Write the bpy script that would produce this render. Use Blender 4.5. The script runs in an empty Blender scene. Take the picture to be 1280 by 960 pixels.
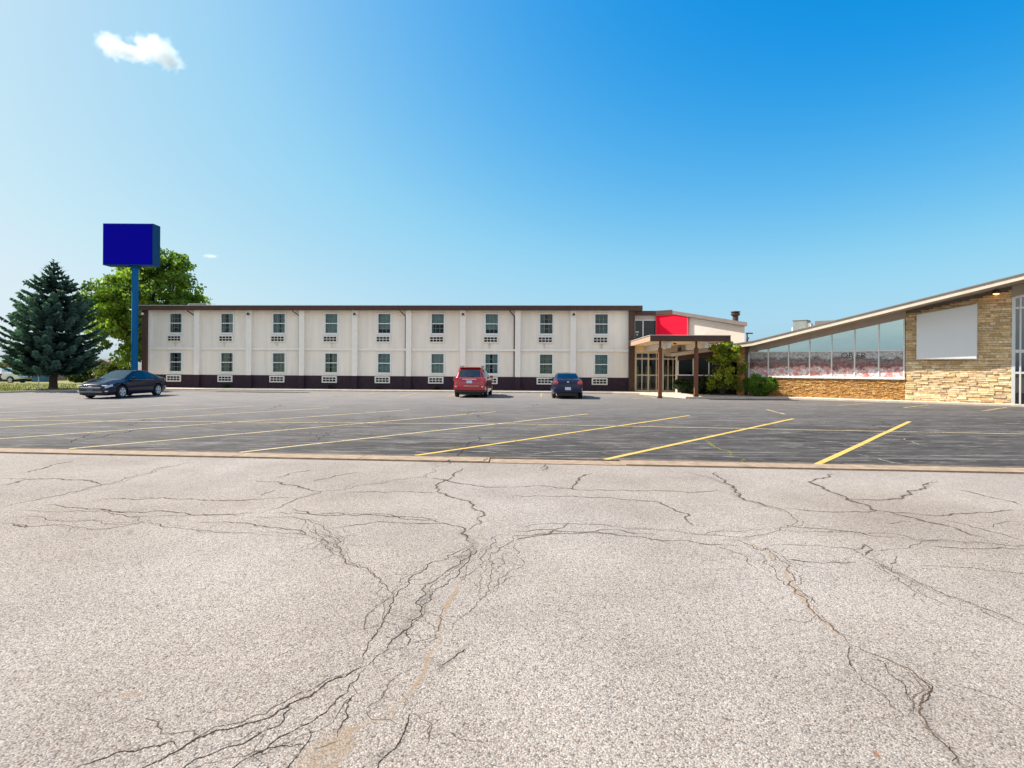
import bpy, math, random
from mathutils import Vector, Matrix
R = math.radians
SC = bpy.context.scene
COL = SC.collection
rnd = random.Random(11)

# ------------------------------------------------------------------ camera geometry
F, H, ROLL, YH = 711.0, 1.70, R(0.36), -20.0      # focal (px at 1280), eye height, roll, horizon row

def G(px, py, z=0.0):
    """ground point (height z) surveyed from the photograph"""
    u, v = px - 640.0, py - 480.0
    x = u * math.cos(ROLL) + v * math.sin(ROLL)
    y = -u * math.sin(ROLL) + v * math.cos(ROLL)
    Y = F * (H - z) / (y - YH)
    return (x * Y / F, Y)

# ------------------------------------------------------------------ materials
def new_mat(name):
    m = bpy.data.materials.new(name); m.use_nodes = True
    nt = m.node_tree
    return m, nt, nt.nodes['Principled BSDF']

def N(nt, t, **kw):
    n = nt.nodes.new(t)
    for k, v in kw.items():
        if k.startswith('i_'):
            n.inputs[k[2:].replace('_', ' ')].default_value = v
        else:
            setattr(n, k, v)
    return n

def ramp(nt, fac, stops):
    r = N(nt, 'ShaderNodeValToRGB')
    els = r.color_ramp.elements
    while len(els) < len(stops): els.new(0.5)
    for e, (p, c) in zip(els, stops):
        e.position = p
        e.color = (c, c, c, 1) if isinstance(c, (int, float)) else (*c, 1)
    nt.links.new(fac, r.inputs[0])
    return r.outputs[0]

def noise(nt, scale, detail=4, rough=0.55, vec=None, dist=0.0):
    n = N(nt, 'ShaderNodeTexNoise')
    n.inputs['Scale'].default_value = scale; n.inputs['Detail'].default_value = detail
    n.inputs['Roughness'].default_value = rough; n.inputs['Distortion'].default_value = dist
    if vec is not None: nt.links.new(vec, n.inputs['Vector'])
    return n.outputs[0]

def coords(nt, scale=None, out='Object'):
    tc = N(nt, 'ShaderNodeTexCoord')
    if scale is None: return tc.outputs[out]
    mp = N(nt, 'ShaderNodeMapping'); mp.inputs['Scale'].default_value = scale
    nt.links.new(tc.outputs[out], mp.inputs['Vector'])
    return mp.outputs[0]

def mix(nt, fac, a, b, mode='MIX'):
    m = N(nt, 'ShaderNodeMix', data_type='RGBA', blend_type=mode)
    for sock, val in ((m.inputs[0], fac), (m.inputs[6], a), (m.inputs[7], b)):
        if isinstance(val, (int, float)): sock.default_value = val
        elif isinstance(val, tuple): sock.default_value = (*val, 1)
        else: nt.links.new(val, sock)
    return m.outputs[2]

def math_(nt, op, a, b=0.0, clamp=False):
    m = N(nt, 'ShaderNodeMath', operation=op, use_clamp=clamp)
    for sock, val in ((m.inputs[0], a), (m.inputs[1], b)):
        if isinstance(val, (int, float)): sock.default_value = val
        else: nt.links.new(val, sock)
    return m.outputs[0]

def bump(nt, bsdf, h, strength=0.3, dist=0.01):
    b = N(nt, 'ShaderNodeBump'); b.inputs['Strength'].default_value = strength
    b.inputs['Distance'].default_value = dist
    nt.links.new(h, b.inputs['Height']); nt.links.new(b.outputs[0], bsdf.inputs['Normal'])

def simple(name, c, rough=0.6, var=0.12, scale=3.0, metal=0.0, bmp=0.0, bscale=40.0, coat=0.0, streak=False):
    m, nt, b = new_mat(name)
    v = coords(nt, (1, 1, 0.12) if streak else None)
    n1 = noise(nt, scale, 5, 0.6, v)
    col = ramp(nt, n1, [(0.3, tuple(x * (1 - var) for x in c)), (0.7, tuple(min(1, x * (1 + var)) for x in c))])
    nt.links.new(col, b.inputs['Base Color'])
    b.inputs['Roughness'].default_value = rough; b.inputs['Metallic'].default_value = metal
    b.inputs['Coat Weight'].default_value = coat
    if bmp: bump(nt, b, noise(nt, bscale, 4, 0.6, coords(nt)), bmp, 0.01)
    return m

def tinted(name, base, spread=0.35, rough=0.85, bmp=0.4, bscale=30):
    """stone coloured per stone through the 'tint' attribute"""
    m, nt, b = new_mat(name)
    at = N(nt, 'ShaderNodeAttribute', attribute_name='tint')
    v = coords(nt)
    n1 = noise(nt, 9.0, 5, 0.65, v)
    c = mix(nt, 1.0, at.outputs['Color'], ramp(nt, n1, [(0.25, 0.62), (0.75, 1.25)]), 'MULTIPLY')
    nt.links.new(c, b.inputs['Base Color']); b.inputs['Roughness'].default_value = rough
    bump(nt, b, noise(nt, bscale, 5, 0.7, v), bmp, 0.03)
    return m

def glass(name, tint=(0.5, 0.6, 0.62), gloss=1.0, ior=1.5, add=0.0):
    m, nt, b = new_mat(name)
    nt.nodes.remove(b)
    out = nt.nodes['Material Output']
    tr = N(nt, 'ShaderNodeBsdfTransparent'); tr.inputs[0].default_value = (*tint, 1)
    gl = N(nt, 'ShaderNodeBsdfGlossy'); gl.inputs['Roughness'].default_value = 0.0
    gl.inputs[0].default_value = (gloss, gloss, gloss, 1)
    fr = N(nt, 'ShaderNodeFresnel'); fr.inputs[0].default_value = ior
    wob = N(nt, 'ShaderNodeBump'); wob.inputs['Strength'].default_value = 0.12; wob.inputs['Distance'].default_value = 0.01
    nt.links.new(noise(nt, 1.3, 2, 0.5, coords(nt)), wob.inputs['Height'])
    nt.links.new(wob.outputs[0], gl.inputs['Normal'])
    mx = N(nt, 'ShaderNodeMixShader')
    nt.links.new(math_(nt, 'ADD', fr.outputs[0], add, True), mx.inputs[0])
    nt.links.new(tr.outputs[0], mx.inputs[1]); nt.links.new(gl.outputs[0], mx.inputs[2])
    nt.links.new(mx.outputs[0], out.inputs[0])
    return m

def leafy(name, c0, c1, transl=0.35, rough=0.6, nscale=0.6):
    m, nt, b = new_mat(name)
    out = nt.nodes['Material Output']
    at = N(nt, 'ShaderNodeAttribute', attribute_name='tint')
    n1 = noise(nt, nscale, 3, 0.6, coords(nt))
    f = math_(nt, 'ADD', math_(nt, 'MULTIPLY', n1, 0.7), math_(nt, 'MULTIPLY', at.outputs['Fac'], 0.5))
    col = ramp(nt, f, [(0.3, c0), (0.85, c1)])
    nt.links.new(col, b.inputs['Base Color']); b.inputs['Roughness'].default_value = rough
    b.inputs['Specular IOR Level'].default_value = 0.3
    tl = N(nt, 'ShaderNodeBsdfTranslucent')
    nt.links.new(mix(nt, 1.0, col, (1.05, 1.15, 0.5), 'MULTIPLY'), tl.inputs[0])
    mx = N(nt, 'ShaderNodeMixShader'); mx.inputs[0].default_value = transl
    nt.links.new(b.outputs[0], mx.inputs[1]); nt.links.new(tl.outputs[0], mx.inputs[2])
    nt.links.new(mx.outputs[0], out.inputs[0])
    return m

def chipseal(name):
    m, nt, b = new_mat(name)
    v = coords(nt)
    vo = N(nt, 'ShaderNodeTexVoronoi', feature='F1'); vo.inputs['Scale'].default_value = 112.0
    nt.links.new(v, vo.inputs['Vector'])
    sp = N(nt, 'ShaderNodeSeparateColor'); nt.links.new(vo.outputs['Color'], sp.inputs[0])
    stone = ramp(nt, sp.outputs[0], [(0.0, (0.17, 0.135, 0.11)), (0.10, (0.30, 0.255, 0.22)), (0.28, (0.40, 0.35, 0.31)),
                                     (0.7, (0.475, 0.42, 0.375)), (0.92, (0.54, 0.485, 0.435)), (1.0, (0.64, 0.59, 0.53))])
    gap = ramp(nt, vo.outputs['Distance'], [(0.45, 1.0), (0.80, 0.50)])
    c = mix(nt, 0.85, stone, gap, 'MULTIPLY')
    n2 = ramp(nt, noise(nt, 22, 4, 0.65, v), [(0.3, (0.735, 0.75, 0.765)), (0.7, (0.93, 0.93, 0.935))])
    c = mix(nt, 1.0, c, n2, 'MULTIPLY')
    n3 = ramp(nt, noise(nt, 0.55, 5, 0.6, v), [(0.28, (0.78, 0.755, 0.735)), (0.7, (1.10, 1.09, 1.075))])
    c = mix(nt, 1.0, c, n3, 'MULTIPLY')
    n4 = ramp(nt, noise(nt, 0.23, 3, 0.5, v), [(0.35, (0.93, 0.90, 0.86)), (0.65, (1.03, 1.03, 1.04))])
    c = mix(nt, 1.0, c, n4, 'MULTIPLY')
    tan = ramp(nt, noise(nt, 2.6, 6, 0.7, v), [(0.66, 0.0), (0.8, 0.45)])
    c = mix(nt, tan, c, (0.42, 0.30, 0.20))
    # scattered rusty stones and dark grit
    rust = ramp(nt, sp.outputs[1], [(0.972, 0.0), (0.985, 0.5)])
    c = mix(nt, rust, c, (0.33, 0.19, 0.11))
    nt.links.new(c, b.inputs['Base Color']); b.inputs['Roughness'].default_value = 0.9
    b.inputs['Specular IOR Level'].default_value = 0.25
    hgt = math_(nt, 'SUBTRACT', noise(nt, 30, 4, 0.7, v), math_(nt, 'MULTIPLY', vo.outputs['Distance'], 0.9))
    bump(nt, b, hgt, 0.5, 0.009)
    return m

def asphalt(name):
    m, nt, b = new_mat(name)
    v = coords(nt)
    base = ramp(nt, noise(nt, 60, 3, 0.7, v), [(0.3, (0.026, 0.0235, 0.022)), (0.7, (0.078, 0.070, 0.065))])
    mottl = ramp(nt, noise(nt, 0.35, 6, 0.62, coords(nt, (0.6, 1.3, 1))), [(0.3, 0.62), (0.72, 1.6)])
    c = mix(nt, 1.0, base, mottl, 'MULTIPLY')
    # worn streaks where the sealer has gone
    streak = ramp(nt, noise(nt, 1.0, 8, 0.74, coords(nt, (0.30, 2.4, 1)), 0.6), [(0.52, 0.0), (0.68, 0.6)])
    c = mix(nt, streak, c, (0.22, 0.20, 0.19))
    patch = ramp(nt, noise(nt, 0.42, 9, 0.78, coords(nt, (0.8, 2.2, 1)), 0.4), [(0.60, 0.0), (0.70, 0.8)])
    c = mix(nt, patch, c, (0.34, 0.30, 0.265))
    fleck = ramp(nt, noise(nt, 3.2, 8, 0.8, coords(nt, (0.32, 1.9, 1)), 0.3), [(0.54, 0.0), (0.62, 0.75)])
    c = mix(nt, fleck, c, (0.27, 0.245, 0.225))
    dk = ramp(nt, noise(nt, 2.1, 7, 0.75, coords(nt, (0.5, 1.6, 1)), 0.2), [(0.36, 0.45), (0.47, 1.0)])
    c = mix(nt, 1.0, c, dk, 'MULTIPLY')
    # paler towards the far left: grazing sky sheen put into the colour
    sx = N(nt, 'ShaderNodeSeparateXYZ'); nt.links.new(v, sx.inputs[0])
    old = math_(nt, 'SUBTRACT', math_(nt, 'MULTIPLY', sx.outputs[1], 0.055), math_(nt, 'MULTIPLY', sx.outputs[0], 0.022))
    old = math_(nt, 'ADD', old, math_(nt, 'MULTIPLY', noise(nt, 0.25, 4, 0.6, v), 0.5))
    sheen_f = ramp(nt, old, [(0.85, 0.0), (1.0, 0.5)]) if False else ramp(nt, math_(nt, 'MULTIPLY', old, 0.4), [(0.34, 0.0), (0.9, 0.85)])
    c = mix(nt, sheen_f, c, mix(nt, 1.0, (0.235, 0.215, 0.20), ramp(nt, noise(nt, 1.3, 6, 0.7, coords(nt, (0.5, 2, 1))), [(0.3, 0.8), (0.7, 1.2)]), 'MULTIPLY'))
    nt.links.new(c, b.inputs['Base Color']); b.inputs['Roughness'].default_value = 0.9
    b.inputs['Specular IOR Level'].default_value = 0.12
    bump(nt, b, noise(nt, 55, 4, 0.7, v), 0.5, 0.01)
    return m

def ribbon(name, c, width=0.35, soft=0.12, jag=0.6, alpha=1.0, nscale=16.0, breaks=0.5):
    """a crack or stain on the pavement: the coverage falls off across the strip (uv.y) with a ragged edge"""
    m, nt, b = new_mat(name)
    out = nt.nodes['Material Output']
    uv = N(nt, 'ShaderNodeUVMap'); sp = N(nt, 'ShaderNodeSeparateXYZ'); nt.links.new(uv.outputs[0], sp.inputs[0])
    d = math_(nt, 'ABSOLUTE', math_(nt, 'SUBTRACT', math_(nt, 'MULTIPLY', sp.outputs[1], 2.0), 1.0))
    v = coords(nt)
    n1 = noise(nt, nscale, 4, 0.7, v); n2 = noise(nt, nscale * 0.12, 3, 0.6, v)
    e = math_(nt, 'ADD', d, math_(nt, 'MULTIPLY', math_(nt, 'SUBTRACT', n1, 0.5), jag))
    thr = math_(nt, 'ADD', width, math_(nt, 'MULTIPLY', math_(nt, 'SUBTRACT', n2, 0.5), breaks))
    a = math_(nt, 'DIVIDE', math_(nt, 'SUBTRACT', thr, e), soft, True)
    a = math_(nt, 'MULTIPLY', a, alpha)
    col = ramp(nt, noise(nt, 90, 3, 0.7, v), [(0.3, tuple(x * 0.6 for x in c)), (0.7, tuple(x * 1.3 for x in c))])
    nt.links.new(col, b.inputs['Base Color']); b.inputs['Roughness'].default_value = 0.95
    b.inputs['Specular IOR Level'].default_value = 0.0
    tr = N(nt, 'ShaderNodeBsdfTransparent'); mx = N(nt, 'ShaderNodeMixShader')
    nt.links.new(a, mx.inputs[0]); nt.links.new(tr.outputs[0], mx.inputs[1]); nt.links.new(b.outputs[0], mx.inputs[2])
    nt.links.new(mx.outputs[0], out.inputs[0])
    return m

def paint(name, c, wear=0.5, rough=0.75):
    m, nt, b = new_mat(name)
    out = nt.nodes['Material Output']
    v = coords(nt)
    n1 = noise(nt, 14, 6, 0.75, v)
    n0 = noise(nt, 1.1, 3, 0.6, v)
    a = ramp(nt, math_(nt, 'ADD', n1, math_(nt, 'MULTIPLY', math_(nt, 'SUBTRACT', n0, 0.5), 0.6)), [(wear - 0.14, 0.0), (wear + 0.02, 1.0)])
    nt.links.new(ramp(nt, noise(nt, 5, 4, 0.6, v), [(0.3, tuple(x * 0.85 for x in c)), (0.7, c)]), b.inputs['Base Color'])
    b.inputs['Roughness'].default_value = rough
    tr = N(nt, 'ShaderNodeBsdfTransparent'); mx = N(nt, 'ShaderNodeMixShader')
    nt.links.new(a, mx.inputs[0]); nt.links.new(tr.outputs[0], mx.inputs[1]); nt.links.new(b.outputs[0], mx.inputs[2])
    nt.links.new(mx.outputs[0], out.inputs[0])
    return m

M = {}
M['chip'] = chipseal('weathered_chipseal')
M['asphalt'] = asphalt('sealed_asphalt')
M['crack'] = ribbon('open_crack', (0.048, 0.035, 0.028), 0.42, 0.30, 1.35, 1.0, 52)
M['crack_thin'] = ribbon('hairline_crack', (0.105, 0.077, 0.06), 0.44, 0.38, 1.1, 0.85, 38, 0.8)
M['crack_brown'] = ribbon('earthy_crack', (0.11, 0.072, 0.048), 0.44, 0.32, 1.25, 0.95, 44)
M['sand'] = ribbon('blown_sand', (0.44, 0.315, 0.21), 0.5, 0.7, 1.3, 0.62, 14, 0.8)
M['rust'] = ribbon('rusty_spot', (0.34, 0.15, 0.06), 0.6, 0.5, 1.2, 0.8, 40, 0.5)
M['stain'] = ribbon('grey_stain', (0.17, 0.145, 0.13), 0.62, 0.9, 1.6, 0.26, 34, 0.6)
M['dust'] = ribbon('kerb_dust', (0.33, 0.25, 0.18), 0.5, 0.8, 1.3, 0.75, 20, 0.8)
M['ac_shade'] = ribbon('brown_ac_shade', (0.30, 0.22, 0.15), 0.5, 0.9, 1.2, 0.42, 9, 0.8)  # brownish shade below the upper air conditioners, painted on the wall
M['moss'] = ribbon('moss_in_crack', (0.20, 0.19, 0.05), 0.42, 0.3, 1.0, 0.9, 14, 0.9)
M['pale'] = ribbon('pale_filled_crack', (0.33, 0.30, 0.28), 0.36, 0.3, 1.0, 0.8, 14, 0.9)
M['yellow'] = paint('yellow_line_paint', (0.62, 0.40, 0.085), 0.41)
M['yellow_old'] = paint('faded_line_paint', (0.54, 0.42, 0.22), 0.455)
M['yellow_far'] = paint('worn_line_paint', (0.50, 0.37, 0.16), 0.50)
M['kerb'] = simple('tan_concrete', (0.30, 0.212, 0.14), 0.9, 0.30, 5, 0, 0.5, 60)
M['concrete'] = simple('walk_concrete', (0.56, 0.475, 0.375), 0.9, 0.15, 3, 0, 0.4, 60)
M['stucco'] = simple('cream_stucco', (0.88, 0.81, 0.70), 0.92, 0.075, 2.2, 0, 0.45, 55, streak=True)
M['stucco_trim'] = simple('cream_trim', (0.91, 0.86, 0.78), 0.85, 0.04, 4, 0, 0.2, 60)
M['stucco_tan'] = simple('tan_stucco', (0.56, 0.49, 0.43), 0.92, 0.06, 3, 0, 0.4, 60)
M['plum'] = simple('plum_base_paint', (0.050, 0.032, 0.042), 0.75, 0.16, 3, 0, 0.3, 50)
M['brown'] = simple('dark_brown_metal', (0.088, 0.050, 0.040), 0.55, 0.12, 4)
M['brown_wood'] = simple('brown_wood_post', (0.175, 0.078, 0.048), 0.6, 0.2, 6, streak=True)
M['soffit'] = simple('cream_soffit', (0.92, 0.69, 0.41), 0.8, 0.06, 2)
M['peach'] = simple('peach_side_panel', (0.42, 0.255, 0.17), 0.7, 0.06, 2)
M['white'] = simple('white_vinyl', (0.80, 0.79, 0.76), 0.5, 0.04, 5)
M['grille'] = simple('cream_plastic', (0.80, 0.77, 0.70), 0.6, 0.06, 5)
M['muntin'] = simple('grey_muntin', (0.30, 0.33, 0.32), 0.6, 0.05, 5)
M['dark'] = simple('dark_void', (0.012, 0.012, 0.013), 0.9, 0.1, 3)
M['room'] = simple('dim_room_wall', (0.34, 0.25, 0.15), 0.9, 0.2, 1.5)
M['curtain'] = simple('grey_curtain', (0.62, 0.68, 0.64), 0.9, 0.15, 2, streak=True)
M['curtain3'] = simple('dim_curtain', (0.34, 0.40, 0.38), 0.9, 0.2, 2, streak=True)
M['curtain4'] = simple('pale_blind', (0.80, 0.80, 0.74), 0.9, 0.1, 2)
M['curtain2'] = simple('tan_curtain', (0.66, 0.60, 0.42), 0.9, 0.15, 2, streak=True)
M['glass'] = glass('window_glass', (0.56, 0.70, 0.70), 0.85, 1.45)
M['glass_clear'] = glass('storefront_glass', (0.62, 0.66, 0.62), 0.85, 1.5)
M['glass_sky'] = glass('tinted_storefront_glass', (0.25, 0.33, 0.35), 0.95, 1.9, 0.52)
M['glass_sky'].node_tree.nodes['Glossy BSDF'].inputs[0].default_value = (.70, .87, .84, 1)
M['glass_blue'] = glass('blue_storefront_glass', (0.12, 0.16, 0.18), 0.8, 1.6, 0.12)
M['glass_dark'] = glass('smoked_glass', (0.10, 0.11, 0.12), 0.45, 1.45)
M['alu'] = simple('pale_aluminium', (0.66, 0.66, 0.64), 0.4, 0.05, 5, 0.3)
M['alu_cream'] = simple('cream_door_frame', (0.66, 0.59, 0.46), 0.5, 0.05, 5)
M['soffit_grey'] = simple('taupe_soffit', (0.47, 0.385, 0.31), 0.85, 0.08, 2)
M['fascia_pale'] = simple('weathered_pale_fascia', (0.62, 0.53, 0.42), 0.7, 0.1, 3)
M['roof_edge'] = simple('grey_brown_roof_edge', (0.17, 0.14, 0.125), 0.6, 0.12, 3)
M['membrane'] = simple('roof_membrane', (0.42, 0.40, 0.38), 0.85, 0.1, 1)
M['stone'] = tinted('ledge_stone', None, bmp=0.5)
M['brick'] = tinted('orange_ledge_stone', None, bmp=0.6)
M['sign_grey'] = simple('blank_grey_sign', (0.80, 0.81, 0.79), 0.55, 0.02, 1)
M['sign_red'] = simple('blank_red_sign', (0.80, 0.010, 0.036), 0.8, 0.02, 1)
M['sign_red_side'] = simple('red_sign_return', (0.75, 0.16, 0.18), 0.5, 0.05, 2)
M['sign_blue'] = simple('navy_sign_face', (0.002, 0.0004, 0.36), 0.85, 0.02, 1)
M['sign_side'] = simple('blue_sign_cabinet', (0.006, 0.055, 0.14), 0.5, 0.12, 2)
M['pole'] = simple('blue_pole_paint', (0.008, 0.12, 0.30), 0.7, 0.14, 3, streak=True)
M['bark'] = simple('bark', (0.055, 0.040, 0.032), 0.95, 0.3, 8, 0, 0.8, 18)
M['spruce'] = leafy('spruce_needles', (0.012, 0.046, 0.042), (0.145, 0.27, 0.225), 0.28, 0.6, 1.2)
M['leaf'] = leafy('maple_leaves', (0.060, 0.130, 0.016), (0.26, 0.37, 0.05), 0.5, 0.5, 0.55)
M['leaf_far'] = leafy('hedge_leaves', (0.035, 0.06, 0.014), (0.15, 0.17, 0.035), 0.35, 0.6, 0.5)
M['leaf_bush'] = leafy('boxwood_leaves', (0.035, 0.10, 0.010), (0.18, 0.30, 0.035), 0.4, 0.5, 2.0)
M['leaf_tall'] = leafy('yellow_green_leaves', (0.10, 0.16, 0.014), (0.46, 0.50, 0.06), 0.5, 0.5, 1.5)
M['leaf_dark'] = leafy('yew_leaves', (0.010, 0.026, 0.008), (0.035, 0.07, 0.018), 0.2, 0.6, 2.0)
M['grass'] = simple('lawn_grass', (0.18, 0.175, 0.035), 0.9, 0.35, 1.6, 0, 0.6, 30)
M['terrain'] = simple('far_grass', (0.11, 0.125, 0.035), 0.95, 0.3, 0.06)
M['blade'] = leafy('grass_blades', (0.07, 0.10, 0.02), (0.22, 0.22, 0.06), 0.35, 0.7, 1.0)
M['house_brick'] = simple('pink_brick_house', (0.36, 0.23, 0.19), 0.9, 0.15, 4)
M['house_roof'] = simple('rosy_shingle_roof', (0.33, 0.22, 0.19), 0.9, 0.15, 3)
M['house_trim'] = simple('house_trim', (0.55, 0.5, 0.45), 0.8, 0.1, 3)
M['fence'] = simple('grey_board_fence', (0.30, 0.28, 0.25), 0.9, 0.2, 3, streak=True)
M['bin'] = simple('blue_bin_plastic', (0.02, 0.10, 0.22), 0.5, 0.1, 3)
M['car_navy'] = simple('navy_car_paint', (0.004, 0.009, 0.028), 0.2, 0.05, 1, 0.0, coat=0.25)
M['car_red'] = simple('red_car_paint', (0.40, 0.010, 0.018), 0.25, 0.05, 1, 0.2, coat=1.0)
M['car_blue'] = simple('dark_blue_car_paint', (0.004, 0.009, 0.038), 0.25, 0.05, 1, 0.0, coat=0.4)
M['car_silver'] = simple('white_truck_paint', (0.74, 0.77, 0.82), 0.3, 0.04, 1, 0.0, coat=0.8)
M['car_black'] = simple('black_car_paint', (0.010, 0.010, 0.012), 0.25, 0.05, 1, 0.1, coat=1.0)
M['car_glass'] = glass('car_glass', (0.20, 0.28, 0.30), 0.9, 1.55, 0.06)
M['car_glass'].node_tree.nodes['Glossy BSDF'].inputs[0].default_value = (.62, .86, .95, 1)
M['tyre'] = simple('tyre_rubber', (0.016, 0.016, 0.017), 0.85, 0.15, 8)
M['rim'] = simple('alloy_rim', (0.62, 0.66, 0.70), 0.35, 0.05, 5, 0.25)
M['chrome'] = simple('chrome', (0.75, 0.76, 0.78), 0.15, 0.03, 5, 1.0)
M['plastic'] = simple('black_trim', (0.02, 0.02, 0.021), 0.5, 0.1, 5)
M['lens_red'] = simple('red_lamp_lens', (0.55, 0.02, 0.04), 0.15, 0.05, 5, coat=1.0)
M['lens_clear'] = simple('clear_lamp_lens', (0.62, 0.66, 0.70), 0.12, 0.05, 5, coat=1.0)
M['plate'] = simple('licence_plate', (0.55, 0.64, 0.74), 0.4, 0.12, 9)
M['seat'] = simple('car_seat_cloth', (0.05, 0.05, 0.055), 0.9, 0.1, 3)

def lit(name, c, s):
    m, nt, b = new_mat(name)
    b.inputs['Base Color'].default_value = (*c, 1)
    b.inputs['Emission Color'].default_value = (*c, 1); b.inputs['Emission Strength'].default_value = s
    return m
M['lamp_lit'] = lit('lit_amber_lamp', (1.0, 0.50, 0.18), 1.6)
M['lamp_in'] = lit('lit_lobby_lamp', (1.0, 0.85, 0.62), 1.4)

for k in ('car_navy', 'car_blue', 'car_black'): M[k].node_tree.nodes['Principled BSDF'].inputs['Specular IOR Level'].default_value = 0.28
for k in ('pole', 'sign_side', 'sign_red', 'sign_blue', 'brown', 'plum', 'brown_wood', 'sign_grey'): M[k].node_tree.nodes['Principled BSDF'].inputs['Specular IOR Level'].default_value = 0.08 if k != 'brown' else 0.2

# ------------------------------------------------------------------ mesh building
class MB:
    def __init__(s): s.v, s.f, s.m, s.t, s.uv = [], [], [], [], {}
    def vert(s, p): s.v.append(tuple(p)); return len(s.v) - 1
    def face(s, pts, mi=0, tint=None, uv=None):
        i0 = len(s.v); s.v.extend(tuple(p) for p in pts)
        s.f.append(tuple(range(i0, i0 + len(pts)))); s.m.append(mi); s.t.append(tint)
        if uv: s.uv[len(s.f) - 1] = uv
    def idx(s, ids, mi=0, tint=None): s.f.append(tuple(ids)); s.m.append(mi); s.t.append(tint)
    def box(s, x0, x1, y0, y1, z0, z1, mi=0, tint=None, top=None):
        """top: optional (z at x0, z at x1) for a sloping top"""
        za, zb = top if top else (z1, z1)
        i = len(s.v)
        s.v += [(x0, y0, z0), (x1, y0, z0), (x1, y1, z0), (x0, y1, z0), (x0, y0, za), (x1, y0, zb), (x1, y1, zb), (x0, y1, za)]
        for q in ((0, 3, 2, 1), (4, 5, 6, 7), (0, 1, 5, 4), (1, 2, 6, 5), (2, 3, 7, 6), (3, 0, 4, 7)):
            s.idx([i + k for k in q], mi, tint)
    def prism_xz(s, poly, y0, y1, mi=0, tint=None):
        n = len(poly); i = len(s.v)
        s.v += [(x, y0, z) for x, z in poly] + [(x, y1, z) for x, z in poly]
        s.idx(range(i, i + n), mi, tint); s.idx(reversed(range(i + n, i + 2 * n)), mi, tint)
        for k in range(n):
            l = (k + 1) % n
            s.idx((i + l, i + k, i + n + k, i + n + l), mi, tint)
    def prism_xy(s, poly, z0, z1, mi=0):
        n = len(poly); i = len(s.v)
        s.v += [(x, y, z0) for x, y in poly] + [(x, y, z1) for x, y in poly]
        s.idx(reversed(range(i, i + n)), mi); s.idx(range(i + n, i + 2 * n), mi)
        for k in range(n):
            l = (k + 1) % n
            s.idx((i + k, i + l, i + n + l, i + n + k), mi)
    def tube(s, pts, r, n=8, mi=0, caps=True):
        """r: number or list"""
        rs = r if isinstance(r, (list, tuple)) else [r] * len(pts)
        P = [Vector(p) for p in pts]; rings = []
        for k, p in enumerate(P):
            d = (P[min(k + 1, len(P) - 1)] - P[max(k - 1, 0)]).normalized()
            a = Vector((0, 0, 1)) if abs(d.z) < 0.9 else Vector((1, 0, 0))
            e1 = d.cross(a).normalized(); e2 = d.cross(e1)
            rings.append([s.vert(p + rs[k] * (math.cos(2 * math.pi * j / n) * e1 + math.sin(2 * math.pi * j / n) * e2)) for j in range(n)])
        for a, b in zip(rings, rings[1:]):
            for j in range(n):
                s.idx((a[j], b[j], b[(j + 1) % n], a[(j + 1) % n]), mi)
        if caps: s.idx(rings[0], mi); s.idx(list(reversed(rings[-1])), mi)
    def lathe(s, prof, axis='z', c=(0, 0, 0), n=16, mi=0):
        rings = []
        for r, h in prof:
            ring = []
            for j in range(n):
                a = 2 * math.pi * j / n; x, y = r * math.cos(a), r * math.sin(a)
                p = (x, y, h) if axis == 'z' else (x, h, y)
                ring.append(s.vert((p[0] + c[0], p[1] + c[1], p[2] + c[2])))
            rings.append(ring)
        for a, b in zip(rings, rings[1:]):
            for j in range(n): s.idx((a[j], a[(j + 1) % n], b[(j + 1) % n], b[j]), mi)
        s.idx(list(reversed(rings[0])), mi); s.idx(rings[-1], mi)
    def wall(s, x0, x1, z0, z1, holes, y=0.0, reveal=0.12, mi=0):
        xs = sorted({x0, x1} | {h[0] for h in holes} | {h[1] for h in holes})
        zs = sorted({z0, z1} | {h[2] for h in holes} | {h[3] for h in holes})
        for a, b in zip(xs, xs[1:]):
            for c, d in zip(zs, zs[1:]):
                xm, zm = (a + b) / 2, (c + d) / 2
                if any(h[0] < xm < h[1] and h[2] < zm < h[3] for h in holes): continue
                s.face([(a, y, c), (b, y, c), (b, y, d), (a, y, d)], mi)
        for h in holes:
            a, b, c, d = h; r = y + reveal
            s.face([(a, y, c), (a, r, c), (b, r, c), (b, y, c)], mi); s.face([(a, y, d), (b, y, d), (b, r, d), (a, r, d)], mi)
            s.face([(a, y, c), (a, y, d), (a, r, d), (a, r, c)], mi); s.face([(b, y, c), (b, r, c), (b, r, d), (b, y, d)], mi)
    def build(s, name, mats, parent=None, smooth=False, bevel=0.0, loc=None, weld=False, recalc=False):
        me = bpy.data.meshes.new(name)
        me.from_pydata(s.v, [], s.f)
        for m in (mats if isinstance(mats, (list, tuple)) else [mats]): me.materials.append(m)
        me.polygons.foreach_set('material_index', s.m)
        if any(t is not None for t in s.t):
            at = me.color_attributes.new('tint', 'FLOAT_COLOR', 'CORNER'); arr = []
            for p in me.polygons:
                t = s.t[p.index]
                if t is None: t = (0.5, 0.5, 0.5)
                elif isinstance(t, (int, float)): t = (t, t, t)
                arr += [*t, 1.0] * p.loop_total
            at.data.foreach_set('color', arr)
        if s.uv:
            ul = me.uv_layers.new(name='UVMap')
            for p in me.polygons:
                if p.index in s.uv:
                    for li, q in zip(p.loop_indices, s.uv[p.index]): ul.data[li].uv = q
        if weld or recalc:
            import bmesh
            bm = bmesh.new(); bm.from_mesh(me)
            if weld: bmesh.ops.remove_doubles(bm, verts=bm.verts, dist=0.0005)
            bmesh.ops.recalc_face_normals(bm, faces=bm.faces)
            bm.to_mesh(me); bm.free()
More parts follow.
